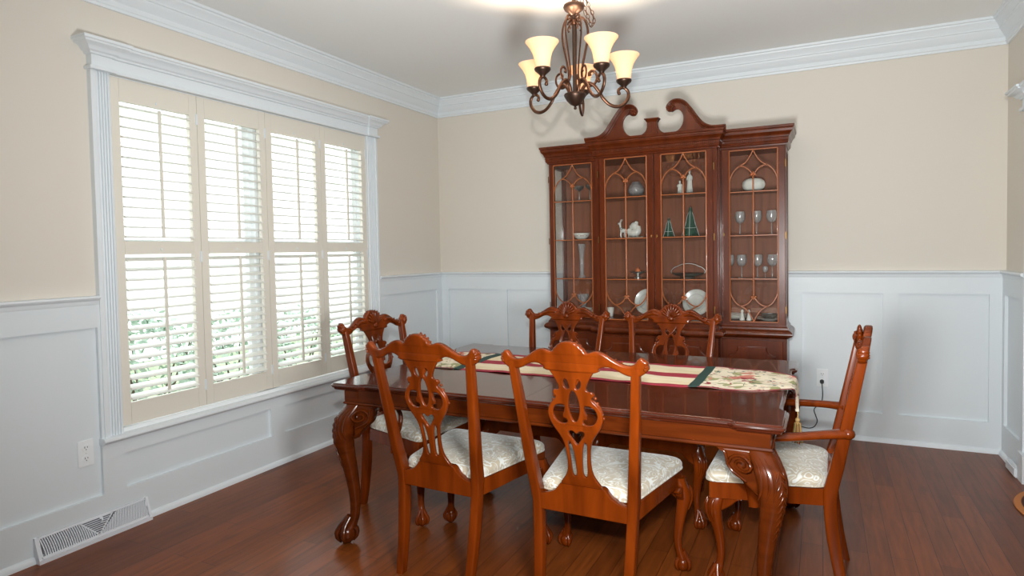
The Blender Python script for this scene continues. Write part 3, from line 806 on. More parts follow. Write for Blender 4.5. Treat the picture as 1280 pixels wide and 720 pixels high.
H3 = smooth2([(.038, .790), (.056, .793), (.073, .786), (.083, .770), (.084, .752), (.074, .732), (.058, .722), (.040, .722), (.030, .730), (.034, .740), (.044, .742), (.046, .756), (.040, .770)], 3)
H4 = smooth2([(0, .684), (.012, .694), (.026, .694), (.030, .684), (.020, .668), (.008, .652), (0, .642), (-.008, .652), (-.020, .668), (-.030, .684), (-.026, .694), (-.012, .694)], 2)
H5 = smooth2([(.030, .655), (.036, .640), (.034, .610), (.031, .575), (.030, .545), (.026, .522), (.018, .520), (.013, .532), (.013, .565), (.015, .600), (.020, .630)], 3)
def back_warp(c, bow=.012):
    return Vector((c.x, c.y+yb(c.z)-bow*(1-min(1, (c.x/.27)**2))+.004, c.z))
LEGP = [(.400, .0, .026), (.375, .004, .029), (.350, .012, .031), (.315, .018, .030), (.27, .012, .025), (.21, .002, .020), (.14, -.004, .0155), (.095, .0, .0145), (.072, .006, .018), (.056, .010, .020)]
def rounded_poly(pts, r, k=5):
    out = []; n = len(pts)
    for i in range(n):
        p = Vector(pts[i]); a = (Vector(pts[i-1])-p).normalized(); b = (Vector(pts[(i+1) % n])-p).normalized()
        A, B = p+a*r, p+b*r
        for j in range(k+1):
            t = j/k; out.append(A*(1-t)**2+p*2*t*(1-t)+B*t*t)
    return out
def make_chair(arm):
    D = dict(sr=.225, sf=.318, d=.44, bf=.262) if arm else dict(sr=.208, sf=.270, d=.482, bf=.256)
    root = empty('dining_armchair' if arm else 'dining_chair')
    mat = M['chair']
    sr, sf, d = D['sr'], D['sf'], D['d']
    # back posts
    for s in (-1, 1):
        secs = []
        for i in range(25):
            z = .945*i/24
            t = max(0, (z-.40)/.54); xb = sr-.022
            x = xb-.018*max(0, (.40-z)/.40) if z < .40 else xb+(.233-xb)*t**.9
            hw = .019 if z < .40 else .021-.006*t; hd = .024 if z < .42 else .026-.009*t
            if z < .2: hw = .0165+.0025*z/.2; hd = .019+.0035*z/.2
            secs.append([(s*x+a, yb(z)+b+.002, z) for a, b in superell(16, 6, hw, hd)])
        bm = bmesh.new(); loft(bm, secs)
        p = link('back_post', bm, mat, root, 40)
        bm = bmesh.new()     # reeding on the front face of the post above the seat
        for q in (-.008, .008):
            pts = []
            for i in range(8):
                z = .52+.37*i/7; t = (z-.40)/.54; xb = sr-.022
                pts.append((s*(xb+(.233-xb)*t**.9)+q*(1-.3*t), yb(z)+.0235-.009*t+.001, z))
            tube(bm, pts, .0035, 6)
        link('reeding', bm, mat, p, 60)
    # crest rail + carving
    me = flat2d([smooth2(sym(CREST), 2)], .030, .008, 'XZ', 2); warp(me, back_warp)
    cr = link('crest_rail', me_to_bm(me), mat, root, 60)
    bm = bmesh.new()
    for i in range(9):
        a = math.radians(-64+16*i); l = .070-.006*abs(i-4)/2; dx, dz = math.sin(a), math.cos(a)
        yy = yb(.98)+.018-.010
        rot = Matrix.Rotation(a, 3, 'Y')
        ellipsoid(bm, (dx*l*.58, yy+.006, .950+dz*l*.66), (.0085, .011, l*.52), rot, 8, 8)
    ellipsoid(bm, (0, yb(.95)+.012, .945), (.020, .012, .014))
    link('shell_carving', bm, mat, cr, 60)
    for s in (-1, 1):
        bm = bmesh.new()
        for i in range(4):
            a = math.radians(30+32*i); c = Vector((s*(.256+.014*math.sin(a)), yb(.955)+.004, .953+.018*math.cos(a)))
            ellipsoid(bm, c, (.0085, .020, .0085), u=8, v=6)
        ellipsoid(bm, (s*.254, yb(.95)+.016, .950), (.017, .012, .019), u=10, v=8)
        link('ear_scroll', bm, mat, cr, 60)
        bm = bmesh.new()
        pts = [(.072, .966), (.095, .972), (.120, .970), (.150, .958), (.180, .942), (.215, .934)]
        tube(bm, [(s*x, yb(z)+.012, z) for x, z in pts], [.008, .011, .011, .010, .009, .006], 6, sub=4)
        for i in range(6):
            t = i/5; x = .085+.115*t; z = .972-.030*t*t
            ellipsoid(bm, (s*x, yb(z)+.016, z), (.004, .007, .013), Matrix.Rotation(s*.7, 3, 'Y'), 6, 5)
        link('leaf_carving', bm, mat, cr, 60)
    # pierced splat
    holes = [H1, mirror_hole(H1), H2, H3, mirror_hole(H3), H4, H5, mirror_hole(H5)]
    me = flat2d([smooth2(SPL, 3, False)+[(-x, z) for x, z in smooth2(SPL, 3, False)[::-1]]]+holes, .015, .004, 'XZ', 1); warp(me, back_warp)
    sp = link('splat', me_to_bm(me), mat, root, 50)
    bm = bmesh.new()
    for s in (-1, 1):
        for pts in ([(.064, .838), (.072, .842), (.075, .834), (.068, .829)],):
            tube(bm, [(s*x, yb(z)-.012+.010, z) for x, z in pts], .004, 6, closed=True, sub=3)
        strand = [(.068, .815), (.086, .796), (.096, .772), (.097, .748), (.088, .722), (.074, .700)]
        tube(bm, [(s*x, back_warp(Vector((x, 0, z))).y+.0075, z) for x, z in strand], [.003, .006, .007, .007, .006, .003], 6, sub=3)
        lace = [(s*.030, .900), (s*.012, .872), (-s*.014, .845), (-s*.030, .805), (-s*.030, .765), (-s*.016, .728), (s*.010, .700)]
        tube(bm, [(x, back_warp(Vector((x, 0, z))).y+.0065, z) for x, z in lace], [.003, .005, .006, .006, .006, .005, .003], 6, sub=4)
        for i in range(5):
            x = .078+.006*i; z = .822-.018*i
            ellipsoid(bm, (s*x, back_warp(Vector((x, 0, z))).y+.010, z), (.007, .005, .006), u=6, v=5)
    link('ribbon_carving', bm, mat, sp, 60)
    # rear rail with shoe
    w = sr-.030
    sh = [(w, .365), (w, .425), (w-.02, .427), (.135, .434), (.112, .446), (.098, .462), (.090, .474), (.080, .480)]
    ol = sh+[(-x, z) for x, z in sh[::-1]]
    me = flat2d([ol], .034, .003, 'XZ'); warp(me, lambda c: Vector((c.x, c.y+yb(c.z)*.3-.002, c.z)))
    link('back_rail', me_to_bm(me), mat, root, 30)
    # seat frame
    bm = bmesh.new()
    pr = [(-.020, .365), (0, .365), (0, .428), (-.020, .428), (-.020, .365)]
    pts = rounded_poly([(sr-.012, .018), (-(sr-.012), .018), (-(sf-.008), d-.012), (sf-.008, d-.012)], .012, 3)
    rows = sweep(bm, pts, pr, closed=True, side=-1)
    link('seat_frame', bm, mat, root, 30)
    # cushion
    base = [(sr-.024, .012), (-(sr-.024), .012), (-sf+.004, d), (sf-.004, d)]
    outl = rounded_poly(base, .05, 6); 
    cen = Vector((0, d*.5))
    bm = bmesh.new(); secs = []
    for ins, z in ((.99, .4285), (1.005, .434), (1.012, .444), (1.010, .453), (.99, .463), (.955, .470), (.90, .476), (.78, .482), (.6, .4865), (.35, .489), (.1, .490)):
        secs.append([((p.x)*ins, cen.y+(p.y-cen.y)*ins, z) for p in outl])
    loft(bm, secs); seat = link('seat_cushion', bm, M['brocade'], root, 70)
    bm = bmesh.new(); tube(bm, [(p.x*1.008, cen.y+(p.y-cen.y)*1.008, .433) for p in outl], .0035, 6, closed=True); link('piping', bm, M['brocade'], seat)
    # front legs
    for s in (-1, 1):
        bx_, by_ = s*(D['bf']-.006), d-.045
        lg = link('front_leg', cab_bm(LEGP, s, 1, 14), mat, root, 60, (bx_, by_, 0))
        claw_foot(s, 1, .012, .0315, .031, .085, mat, lg)
        bm = bmesh.new()
        for k in (0, 1):
            ol = [(p[0], p[1]) for p in catmull([(.0, .366), (.085, .366), (.078, .358), (.066, .352), (.052, .338), (.036, .325), (.0, .30)], 4)]
            me = flat2d([ol], .026, .005, 'XZ', 1)
            if k == 0: warp(me, lambda c: Vector((-s*c.x, .010+c.y, c.z)))
            else: warp(me, lambda c: Vector((s*.010+c.y, -c.x, c.z)))
            t = me_to_bm(me); tm = bpy.data.meshes.new('t'); t.to_mesh(tm); t.free(); bm.from_mesh(tm); bpy.data.meshes.remove(tm)
        link('knee_bracket', bm, mat, lg, 50)
        bm = bmesh.new()
        for k in (-1, 0, 1):
            a = math.atan2(1, s)+k*.62; dr = Vector((math.cos(a), math.sin(a), 0)); pts = []
            for z in (.355, .335, .31, .285, .262):
                o, rr = prof_at(LEGP, z); pts.append(Vector((s*o, o, z))+dr*rr*(1.22 if k == 0 else 1.06))
            tube(bm, pts, [.003, .0065, .0065, .005, .002], 6, sub=3)
        link('leaf_carving', bm, mat, lg, 60)
    if arm:
        for s in (-1, 1):
            bm = bmesh.new()
            P = [(s*(sr-.004), -.055, .650), (s*(sr+.028), .02, .646), (s*(sr+.060), .11, .637), (s*(sr+.076), .20, .630), (s*(sr+.080), .27, .628), (s*(sr+.078), .318, .622), (s*(sr+.074), .332, .604)]
            tube(bm, P, [.026, .022, .022, .024, .026, .026, .016], 12, sub=5, flat=(.72, 1.15), up=(0, 0, 1))
            a = link('armrest', bm, mat, root, 60)
            bm = bmesh.new(); ellipsoid(bm, (s*(sr+.004), -.058, .652), (.026, .024, .022)); link('arm_knob', bm, mat, a, 60)
            bm = bmesh.new()
            xs = sr+(sf-sr)*.60
            P = [(s*(xs+.012), .262, .352), (s*(xs+.014), .266, .40), (s*(xs+.020), .285, .45), (s*(xs+.030), .315, .50), (s*(sr+.074), .312, .55), (s*(sr+.078), .285, .60), (s*(sr+.080), .270, .63)]
            tube(bm, P, [.026, .028, .022, .018, .016, .016, .018], 12, sub=5, flat=(.8, .62), up=(0, 1, 0))
            link('arm_support', bm, mat, root, 60)
    return root
side = make_chair(False); armc = make_chair(True)
GC = 'carved dining chairs around the table'
places = [(side, 1.739, -2.765, -2.9, 'side chair seen from behind, left of the two nearest chairs'),
          (side, 2.373, -2.762, -1.1, 'side chair seen from behind, right of the two nearest chairs'),
          (armc, 1.000, -2.108, -93.0, 'carved chair at the window end of the table, back toward the shutters'),
          (armc, 3.198, -2.115, 89.0, 'carved armchair at the right end of the table, seen in profile'),
          (side, 1.755, -1.440, 178.5, 'carved side chair across the table, left of the two before the cabinet'),
          (side, 2.390, -1.430, 178.2, 'carved side chair across the table, right of the two before the cabinet')]
used = set()
for src, x, y, a, lab in places:
    o = src if id(src) not in used else copy_tree(src)
    used.add(id(src)); o.location = (x, y, 0); o.rotation_euler = (0, 0, math.radians(a)); tag(o, lab, 'chair', GC)
# ------------------------------------------------------------------ china cabinet (breakfront)
CX = 2.099; Y1, Y2 = -.365, -.480       # front planes: side bays, centre bay
XL, XR, XB = 1.246, 2.952, .431
cab = empty('china_cabinet', (CX, 0, 0), 0, 'tall cherry china cabinet with scrolled pediment and four glazed doors on the back wall', 'cabinet')
hw = (XR-XL)/2
def plan(ex=0, y0=-.048):
    return [(-hw-ex, y0), (-hw-ex, Y1-ex), (-XB-ex*.0, Y1-ex), (-XB, Y2-ex), (XB, Y2-ex), (XB, Y1-ex), (hw+ex, Y1-ex), (hw+ex, y0)]
def cbox(name, dims, mat='cabinet', parent=None, bev=.0015):
    return bbox_obj(name, dims, M[mat], parent or cab, bev, 35)
# upper carcase
for s in (-1, 1):
    bm = bmesh.new()
    a, b = sorted((s*hw, s*(hw-.030))); box(bm, a, b, Y1+.022, Y1+.062, .815, 2.03); box(bm, a, b, -.088, -.048, .815, 2.03)
    a, b = sorted((s*hw, s*(hw-.022))); box(bm, a, b, Y1+.06, -.086, .815, .85); box(bm, a, b, Y1+.06, -.086, 1.99, 2.03)
    a, b = sorted((s*(XB-.0), s*(XB-.030))); box(bm, a, b, Y2+.0, Y2+.04, .815, 2.03)
    a, b = sorted((s*(XB-.0), s*(XB+.012))); box(bm, a, b, Y2+.03, Y1+.03, .815, 2.03)
    link('side_frame', bm, M['cabinet'], cab, 0)
bm = bmesh.new(); box(bm, -hw+.004, hw-.004, -.062, -.050, .815, 2.03)
link('back_panel', bm, M['cabinet_v'], cab, 0)
bm = bmesh.new(); pl = plan(-.004); 
for nm, z0, z1 in (('cabinet_floor', .805, .830), ('cabinet_roof', 2.012, 2.032)):
    bm = bmesh.new(); loft(bm, [[(x, y, z) for x, y in pl] for z in (z0, z1)]); link(nm, bm, M['cabinet'], cab, 0)
for s in (-1, 1):
    x = s*(hw-.012); bm = bmesh.new(); box(bm, x-.002, x+.002, Y1+.06, -.086, .85, 1.99); link('side_glass', bm, M['pane'], cab, 0)
SHELF = (1.125, 1.428, 1.735)
for z in SHELF:
    bm = bmesh.new(); pl = [(x*.960, y+ (.032 if y < -.1 else -.016)) for x, y in plan(0)]
    loft(bm, [[(x, y, zz) for x, y in pl] for zz in (z-.006, z)]); link('glass_shelf', bm, M['shelfglass'], cab, 0)
# cornice with dentils
bm = bmesh.new()
pr = [(0, 2.022), (.006, 2.022), (.008, 2.030), (.014, 2.034), (.018, 2.044), (.016, 2.050), (.018, 2.054), (.018, 2.072), (.024, 2.076), (.026, 2.084), (.032, 2.096), (.044, 2.108), (.048, 2.122), (.047, 2.128), (.054, 2.132), (.055, 2.148), (-.03, 2.148)]
sweep(bm, plan(0, -.046), pr, side=1)
pl = plan(-.002, -.047); loft(bm, [[(x, y, z) for x, y in pl] for z in (2.030, 2.147)])
x = -hw+.006
def dent(x, y):
    box(bm, x, x+.008, y-.0235, y-.015, 2.056, 2.070)
while x < hw-.01:
    if abs(abs(x)-XB) > .02: dent(x, Y2 if abs(x) < XB else Y1)
    x += .0135
link('cornice', bm, M['cabinet'], cab, 25)
# swan-neck pediment
def pw_(c): return Vector((c.x*1.02, c.y, 2.142+(c.z-2.15)*.956))
def warpb(bm):
    for v in bm.verts: v.co = pw_(v.co)
outer = [(.47, 2.146), (.47, 2.152), (.41, 2.155), (.365, 2.168), (.325, 2.198), (.288, 2.250), (.250, 2.312), (.212, 2.360), (.170, 2.378), (.138, 2.372), (.116, 2.352), (.108, 2.330)]
inner = [(.118, 2.312), (.135, 2.308), (.150, 2.316), (.165, 2.322), (.185, 2.314), (.203, 2.288), (.210, 2.255), (.203, 2.215), (.182, 2.180), (.150, 2.161), (.112, 2.156), (.075, 2.166), (.048, 2.190), (.036, 2.232), (.034, 2.258)]
o1 = [(p[0], p[1]) for p in catmull(outer[2:], 5)]; i1 = [(p[0], p[1]) for p in catmull(inner, 4)]
half = [(.47, 2.140), (.47, 2.152)]+o1+i1
yp = Y2-.020
me = flat2d([half+[(-x, z) for x, z in half[::-1]]], .022, .004, 'XZ', 1); warp(me, lambda c: pw_(c+Vector((0, yp+.011, 0))))
ped = link('pediment', me_to_bm(me), M['cabinet'], cab, 40)
for s in (-1, 1):
    bm = bmesh.new(); base = catmull([(.485, 2.152)]+outer[2:], 5)
    for off, rr, dy in ((.006, .012, -.014), (-.010, .007, -.008), (.014, .010, -.026)):
        pts = []
        for i, p in enumerate(base):
            q = base[min(i+1, len(base)-1)]-base[max(i-1, 0)]; nn = Vector((-q.y, q.x)).normalized()*(-1)
            if nn.y < 0 and p.x > .2: nn = -nn
            if p.x <= .2: nn = Vector((q.y, -q.x)).normalized(); nn = nn if (nn.x*(p.x-.165)+nn.y*(p.y-2.32)) > 0 else -nn
            k = 1-.45*i/len(base)
            pts.append((s*(p.x+nn.x*off*k), yp+dy*k, p.y+nn.y*off*k))
        tube(bm, pts, [rr*(1-.4*i/len(pts)) for i in range(len(pts))], 8)
    warpb(bm); link('neck_moulding', bm, M['cabinet'], ped, 60)
    bm = bmesh.new(); c = Vector((s*.128, yp-.016, 2.334))
    for k in range(6):
        a = k*PI/3; ellipsoid(bm, c+Vector((.015*math.cos(a), -.008, .015*math.sin(a))), (.011, .011, .011), u=8, v=6)
    ellipsoid(bm, c+Vector((0, -.010, 0)), (.008, .010, .008), u=8, v=6)
    ring = [(c.x+.025*math.cos(t*PI/10), c.y+.006, c.z+.025*math.sin(t*PI/10)) for t in range(20)]
    tube(bm, ring, .006, 6, closed=True)
    ellipsoid(bm, c+Vector((0, .008, 0)), (.025, .014, .025), u=12, v=8)
    warpb(bm); link('rosette', bm, M['cabinet'], ped, 60)
bm = bmesh.new(); box(bm, -.034, .034, yp-.016, yp+.030, 2.16, 2.256)
for i in range(3): box(bm, -.020+.015*i, -.010+.015*i, yp-.019, yp-.014, 2.175, 2.245)
pts = [(-.034, yp+.030), (-.034, yp-.016), (.034, yp-.016), (.034, yp+.030)]
sweep(bm, pts, [(0, 2.246), (.004, 2.250), (.010, 2.262), (.016, 2.266), (.016, 2.273), (-.03, 2.273)], side=1)
warpb(bm)
link('finial_plinth', bm, M['cabinet'], ped, 30)
# glazed doors
def rrect(x0, x1, z0, z1): return [(x0, z0), (x1, z0), (x1, z1), (x0, z1)]
def glazed(x0, x1, gx0, gx1, y, hinge, label=None):
    cx = (gx0+gx1)/2; d = empty('glazed_door', (cx, y, 0)); d.parent = cab
    fx0, fx1 = x0-cx, x1-cx; g = (gx1-gx0)/2
    me = flat2d([rrect(fx0, fx1, .800, 2.020), rrect(-g, g, .834, 2.006)], .022, .003, 'XZ', 1); warp(me, lambda c: c+Vector((0, .011, 0)))
    link('door_frame', me_to_bm(me), M['cabinet'], d, 30)
    bm = bmesh.new()
    for a, b in (((-g, .834), (-g, 2.006)), ((-g, 2.006), (g, 2.006)), ((g, 2.006), (g, .834)), ((g, .834), (-g, .834))):
        tube(bm, [(a[0], 0, a[1]), (b[0], 0, b[1])], .0045, 6)
    yy = .004; r = .0048
    for z in (1.127, 1.425, 1.723): tube(bm, [(-g, yy, z), (g, yy, z)], r, 6)
    tube(bm, [(0, yy, 1.0), (0, yy, 1.84)], r, 6)
    for f in (1, -1):
        Z = (lambda z: z) if f == 1 else (lambda z: 2.84-z)
        for s in (-1, 1):
            arch = [(s*g, 1.795), (s*g*.93, 1.835), (s*g*.78, 1.873), (s*g*.58, 1.897), (s*g*.38, 1.893), (s*g*.18, 1.872), (s*g*.03, 1.838)]
            tube(bm, [(x, yy, Z(z)) for x, z in arch], r, 6, sub=4)
            og = [(s*g*.60, 1.897), (s*g*.42, 1.910), (s*g*.26, 1.932), (s*g*.10, 1.970), (0, 2.004)]
            tube(bm, [(x, yy, Z(z)) for x, z in og], r, 6, sub=4)
            ellipsoid(bm, (s*.011, yy-.002, Z(1.836)), (.010, .007, .008), u=8, v=6)
        ellipsoid(bm, (0, yy-.003, Z(1.848)), (.006, .006, .012), u=8, v=6); ellipsoid(bm, (0, yy-.003, Z(1.822)), (.006, .006, .010), u=8, v=6)
    link('glazing_bars', bm, M['bars'], d, 60)
    bm = bmesh.new(); box(bm, -g-.004, g+.004, .009, .012, .830, 2.010); link('glass_pane', bm, M['pane'], d, 0)
    kx = fx1-.018 if hinge < 0 else fx0+.018
    bm = bmesh.new(); ellipsoid(bm, (kx, -.003, 1.436), (.006, .004, .012), u=10, v=6); tube(bm, [(kx, -.003, 1.430), (kx, -.008, 1.430)], .0025, 6); link('keyhole_plate', bm, M['brass'], d, 60)
    hx_ = (fx0-.003 if hinge < 0 else fx1+.003)
    for z in ((1.90, 1.42, .92) if abs(hinge) else ()):
        bm = bmesh.new(); tube(bm, [(hx_, -.004, z-.024), (hx_, -.004, z+.024)], .0035, 6); link('hinge', bm, M['brass'], d, 60)
    return d
glazed(-hw+.004, -XB-.010, -.810, -.500, Y1, -1)
glazed(-XB+.024, -.002, -.358, -.052, Y2, -1)
glazed(.002, XB-.024, .052, .358, Y2, 1)
glazed(XB+.010, hw-.004, .496, .802, Y1, 1)
# waist moulding and lower case
bm = bmesh.new()
pr = [(-.03, .815), (.002, .815), (.004, .806), (.012, .798), (.014, .786), (.030, .776), (.036, .770), (.040, .760), (.040, .752), (.034, .742), (.020, .736), (.012, .730), (.004, .724), (-.03, .724)]
sweep(bm, plan(0, -.048), pr, side=1); loft(bm, [[(x, y, z) for x, y in plan(-.02)] for z in (.724, .815)])
link('waist_moulding', bm, M['cabinet'], cab, 30)
bm = bmesh.new(); loft(bm, [[(x, y, z) for x, y in plan(.004, -.05)] for z in (.10, .724)]); link('lower_case', bm, M['cabinet'], cab, 0)
bm = bmesh.new(); sweep(bm, plan(.004, -.05), [(0, 0), (.020, 0), (.020, .085), (.014, .095), (.006, .104), (0, .106), (0, 0)], side=1); link('plinth', bm, M['cabinet'], cab, 30)
def lower(x0, x1, y, k=1):
    cx = (x0+x1)/2; d = empty('cupboard_door', (cx, y-.004, 0)); d.parent = cab; w = (x1-x0)/2
    me = flat2d([rrect(-w, w, .135, .712)], .018, .003, 'XZ', 1); warp(me, lambda c: c+Vector((0, -.006, 0))); link('door_slab', me_to_bm(me), M['cabinet'], d, 30)
    def cusp(w, z0, z1, c):
        out = []
        for sx, sz, z in ((1, -1, z0), (1, 1, z1), (-1, 1, z1), (-1, -1, z0)):
            r = [(sx*w, z-sz*(c+.012)), (sx*(w-.012), z-sz*(c+.012))]
            r += [(sx*(w-.012-c*math.sin(t)), z-sz*(.012+c*math.cos(t))) for t in [i/7*PI/2 for i in range(1, 8)]]+[(sx*(w-.012-c), z)]
            out += r if sx*sz > 0 else r[::-1]
        return out
    pw = w-.045; ol = cusp(pw, .185, .665, .045)
    me = flat2d([ol], .012, .005, 'XZ', 1); warp(me, lambda c: c+Vector((0, -.017, 0)))
    link('fielded_panel', me_to_bm(me), M['cabinet'], d, 30)
    bm = bmesh.new(); tube(bm, [(x, -.0155, z) for x, z in ol], .003, 5, closed=True); link('panel_bead', bm, M['cabinet'], d, 60)
    bm = bmesh.new(); ellipsoid(bm, (k*(w-.02), -.022, .45), (.011, .012, .011)); link('knob', bm, M['brass'], d, 60)
lower(-hw+.020, -XB-.012, Y1, 1); lower(-XB+.014, -.004, Y2, 1); lower(.004, XB-.014, Y2, -1); lower(XB+.012, hw-.020, Y1, -1)

# ------------------------------------------------------------------ things on the cabinet shelves
ZT, ZM2, ZL, ZF = SHELF[2], SHELF[1], SHELF[0], .830
def lth(name, prof, mat, x, y, z, label, cat, n=24, group=None, sm=60):
    bm = bmesh.new(); lathe(bm, prof, n); o = link(name, bm, mat, None, sm, (x, y, z+.0006)); return tag(o, label, cat, group)
def goblet_prof(r, hb, hs, rb):    # outer+inner wall
    p = [(rb, 0), (rb, .003), (rb*.5, .006), (.005, .012), (.004, hs), (.010, hs+.006)]
    o_ = [(r*.62, hs+hb*.12), (r*.9, hs+hb*.32), (r, hs+hb*.55), (r*.95, hs+hb*.8), (r*.86, hs+hb)]
    return p+o_+[(a-.0015, b) for a, b in o_[::-1]]+[(0.002, hs+.012)]
def wineglass(x, y, z, s, label, group, r=.036):
    o = lth('wine_glass', [(a*s, b*s) for a, b in goblet_prof(r, .088, .082, .032)], M['crystal'], x, y, z, label, 'glass', 20, group)
    return o
g1 = 'wine glasses on the upper glass shelf'; g2 = 'wine glasses on the lower glass shelf'
for x, t in ((2.645, 'left of the three wine glasses on the upper shelf of the right cabinet door'), (2.755, 'middle of the three wine glasses on the upper shelf of the right cabinet door'), (2.852, 'right of the three wine glasses on the upper shelf of the right cabinet door')):
    wineglass(x, -.2, ZM2, 1.0, t, g1)
for x, t in ((2.572, 'leftmost wine glass on the lower shelf behind the right cabinet door'), (2.654, 'second wine glass from the left on the lower shelf behind the right cabinet door'), (2.760, 'wine glass behind the middle bar on the lower shelf of the right cabinet door'), (2.856, 'rightmost wine glass on the lower shelf behind the right cabinet door')):
    wineglass(x, -.2, ZL, .98, t, g2)
wineglass(2.812, -.235, ZL, .5, 'small cordial glass between two wine glasses on the lower shelf', None)
# white flattened pumpkin-shaped jar
bm = bmesh.new(); n = 32; rings = []
for r_, z_ in ((.02, 0), (.045, .004), (.068, .022), (.075, .046), (.070, .070), (.050, .088), (.020, .094), (.004, .088)):
    rings.append([bm.verts.new((r_*(1+.035*math.cos(8*2*PI*i/n))*math.cos(2*PI*i/n), .55*r_*(1+.035*math.cos(8*2*PI*i/n))*math.sin(2*PI*i/n), z_)) for i in range(n)])
rings_to_faces(bm, rings); tag(link('pumpkin_jar', bm, M['china'], None, 60, (2.736, -.2, ZT+.0006)), 'white rounded ribbed jar on the top shelf behind the right cabinet door', 'jar')
# shakers, plate stacks, tray
for x, t in ((2.660, 'left white tapered shaker on the cabinet floor'), (2.705, 'right white tapered shaker on the cabinet floor')):
    lth('salt_shaker', [(.018, 0), (.019, .006), (.013, .022), (.009, .048), (.008, .056), (.010, .062), (.007, .072), (.001, .076)], M['china'], x, -.24, ZF, t, 'shaker', 16, 'pair of white shakers')
def plate_prof(r, h=.016): return [(r*.55, 0), (r*.6, .002), (r*.95, h*.8), (r, h), (r*.99, h+.002), (r*.62, .006), (.001, .005)]
for k in range(3): lth('plate', plate_prof(.085), M['china'], 2.600, -.16, ZF+.009*k, ['white plate at the bottom', 'white plate in the middle', 'white plate on top'][k]+' of the stack in the right bay', 'plate', 28, 'stack of plates on the right bay floor')
lth('serving_dish', [(.05, 0), (.055, .006), (.10, .014), (.108, .020), (.104, .021), (.05, .010), (.001, .009)], M['china'], 2.835, -.2, ZF, 'wide white dish on the cabinet floor at the right', 'dish', 28)
lth('covered_bowl', [(.03, 0), (.035, .004), (.052, .018), (.058, .034), (.055, .036), (.054, .03), (.03, .010), (.001, .008)], M['pewter'], 2.835, -.2, ZF+.0098, 'small dark bowl set in the wide white dish', 'bowl', 24)
# centre right door
def figurine(name, x, z, h, w, label, seed):
    bm = bmesh.new()
    prof = [(w, 0), (w*1.02, .01*h), (w*.8, .25*h), (w*.68, .5*h), (w*.72, .66*h), (w*.55, .76*h), (w*.26, .81*h)]
    n = 18; rings = []
    for r_, z_ in prof: 
        pass
    prof = [(a, b) for a, b in [(w, 0), (w*1.02, .02*h), (w*.8, .25*h), (w*.68, .5*h), (w*.74, .66*h), (w*.5, .76*h), (w*.24, .80*h)]]
    for r_, z_ in prof: rings.append([bm.verts.new((r_*(1+.10*math.cos(5*2*PI*i/n+seed))*math.cos(2*PI*i/n), .8*r_*(1+.10*math.cos(5*2*PI*i/n+seed))*math.sin(2*PI*i/n), z_)) for i in range(n)])
    rings_to_faces(bm, rings)
    ellipsoid(bm, (0, -.002, h*.89), (w*.34, w*.36, h*.10), u=12, v=8)
    for s in (-1, 1): tube(bm, [(s*w*.6, 0, h*.72), (s*w*.72, -w*.4, h*.58), (s*w*.1, -w*.85, h*.56)], [w*.2, w*.17, w*.1], 8, sub=3)
    return tag(link(name, bm, M['china'], None, 60, (x, -.2, z+.0006)), label, 'figurine')
figurine('figurine', 2.227, ZT, .112, .023, 'short white porcelain figurine on the top shelf of the right centre door', 0)
figurine('figurine', 2.297, ZT, .192, .024, 'tall white porcelain figurine on the top shelf of the right centre door', 2)
def tree(x, z, h, w, label):
    root = empty('ornament_tree', (x, -.2, z+.0006), 0, label, 'ornament')
    bm = bmesh.new(); prof = []
    for k in range(4):
        z0 = h*(.04+.235*k); r0 = w*(1-k*.24); prof += [(r0, z0), (r0*.62, z0+h*.235)]
    prof = [(w*.9, 0)]+prof+[(.001, h)]
    lathe(bm, prof, 4 if False else 14); link('tree_body', bm, M['greenglass'], root, 20)
    bm = bmesh.new()
    for s in (-1, 1):
        tube(bm, [(s*.001, -.002, h*1.0), (s*w*.34, -w*.1, h*.70), (s*w*.55, -w*.1, h*.45), (s*w*.80, -w*.1, h*.22), (s*w*1.02, -w*.1, .004)], .0022, 5, sub=3)
        tube(bm, [(s*.0, -w*.8, h*.3), (s*w*.4, -w*.7, h*.3), (s*w*.74, -w*.25, h*.31)], .0016, 4, sub=3)
    tube(bm, [(0, 0, h), (0, -w*.38, h*.72), (0, -w*.62, h*.46), (0, -w*.85, h*.2), (0, -w*1.0, .006)], .0018, 5, sub=3)
    link('wire_garland', bm, M['lead'], root, 60); return root
tree(2.143, ZM2, .145, .042, 'smaller green ornamental tree on the second shelf of the right centre door')
tree(2.301, ZM2, .218, .062, 'taller green ornamental tree with silver edging on the second shelf')
b = empty('silver_basket', (2.280, -.2, ZL+.0006), 0, 'oval silver basket with a tall loop handle on the third shelf', 'basket')
bm = bmesh.new(); rings = []
for r_, z_ in ((.40, 0), (.42, .006), (.30, .012), (.72, .020), (.96, .034), (1.0, .038), (.96, .037), (.70, .024), (.1, .018)):
    rings.append([bm.verts.new((.122*r_*math.cos(2*PI*i/32), .075*r_*math.sin(2*PI*i/32), z_)) for i in range(32)])
rings_to_faces(bm, rings); link('basket_bowl', bm, M['pewter'], b, 60)
bm = bmesh.new(); tube(bm, [(-.118, 0, .036), (-.122, 0, .055), (-.10, 0, .078), (-.075, 0, .088), (-.05, 0, .100), (0, 0, .108), (.05, 0, .100), (.075, 0, .088), (.10, 0, .078), (.122, 0, .055), (.118, 0, .036)], .0028, 6, sub=4); link('handle', bm, M['silver'], b, 60)
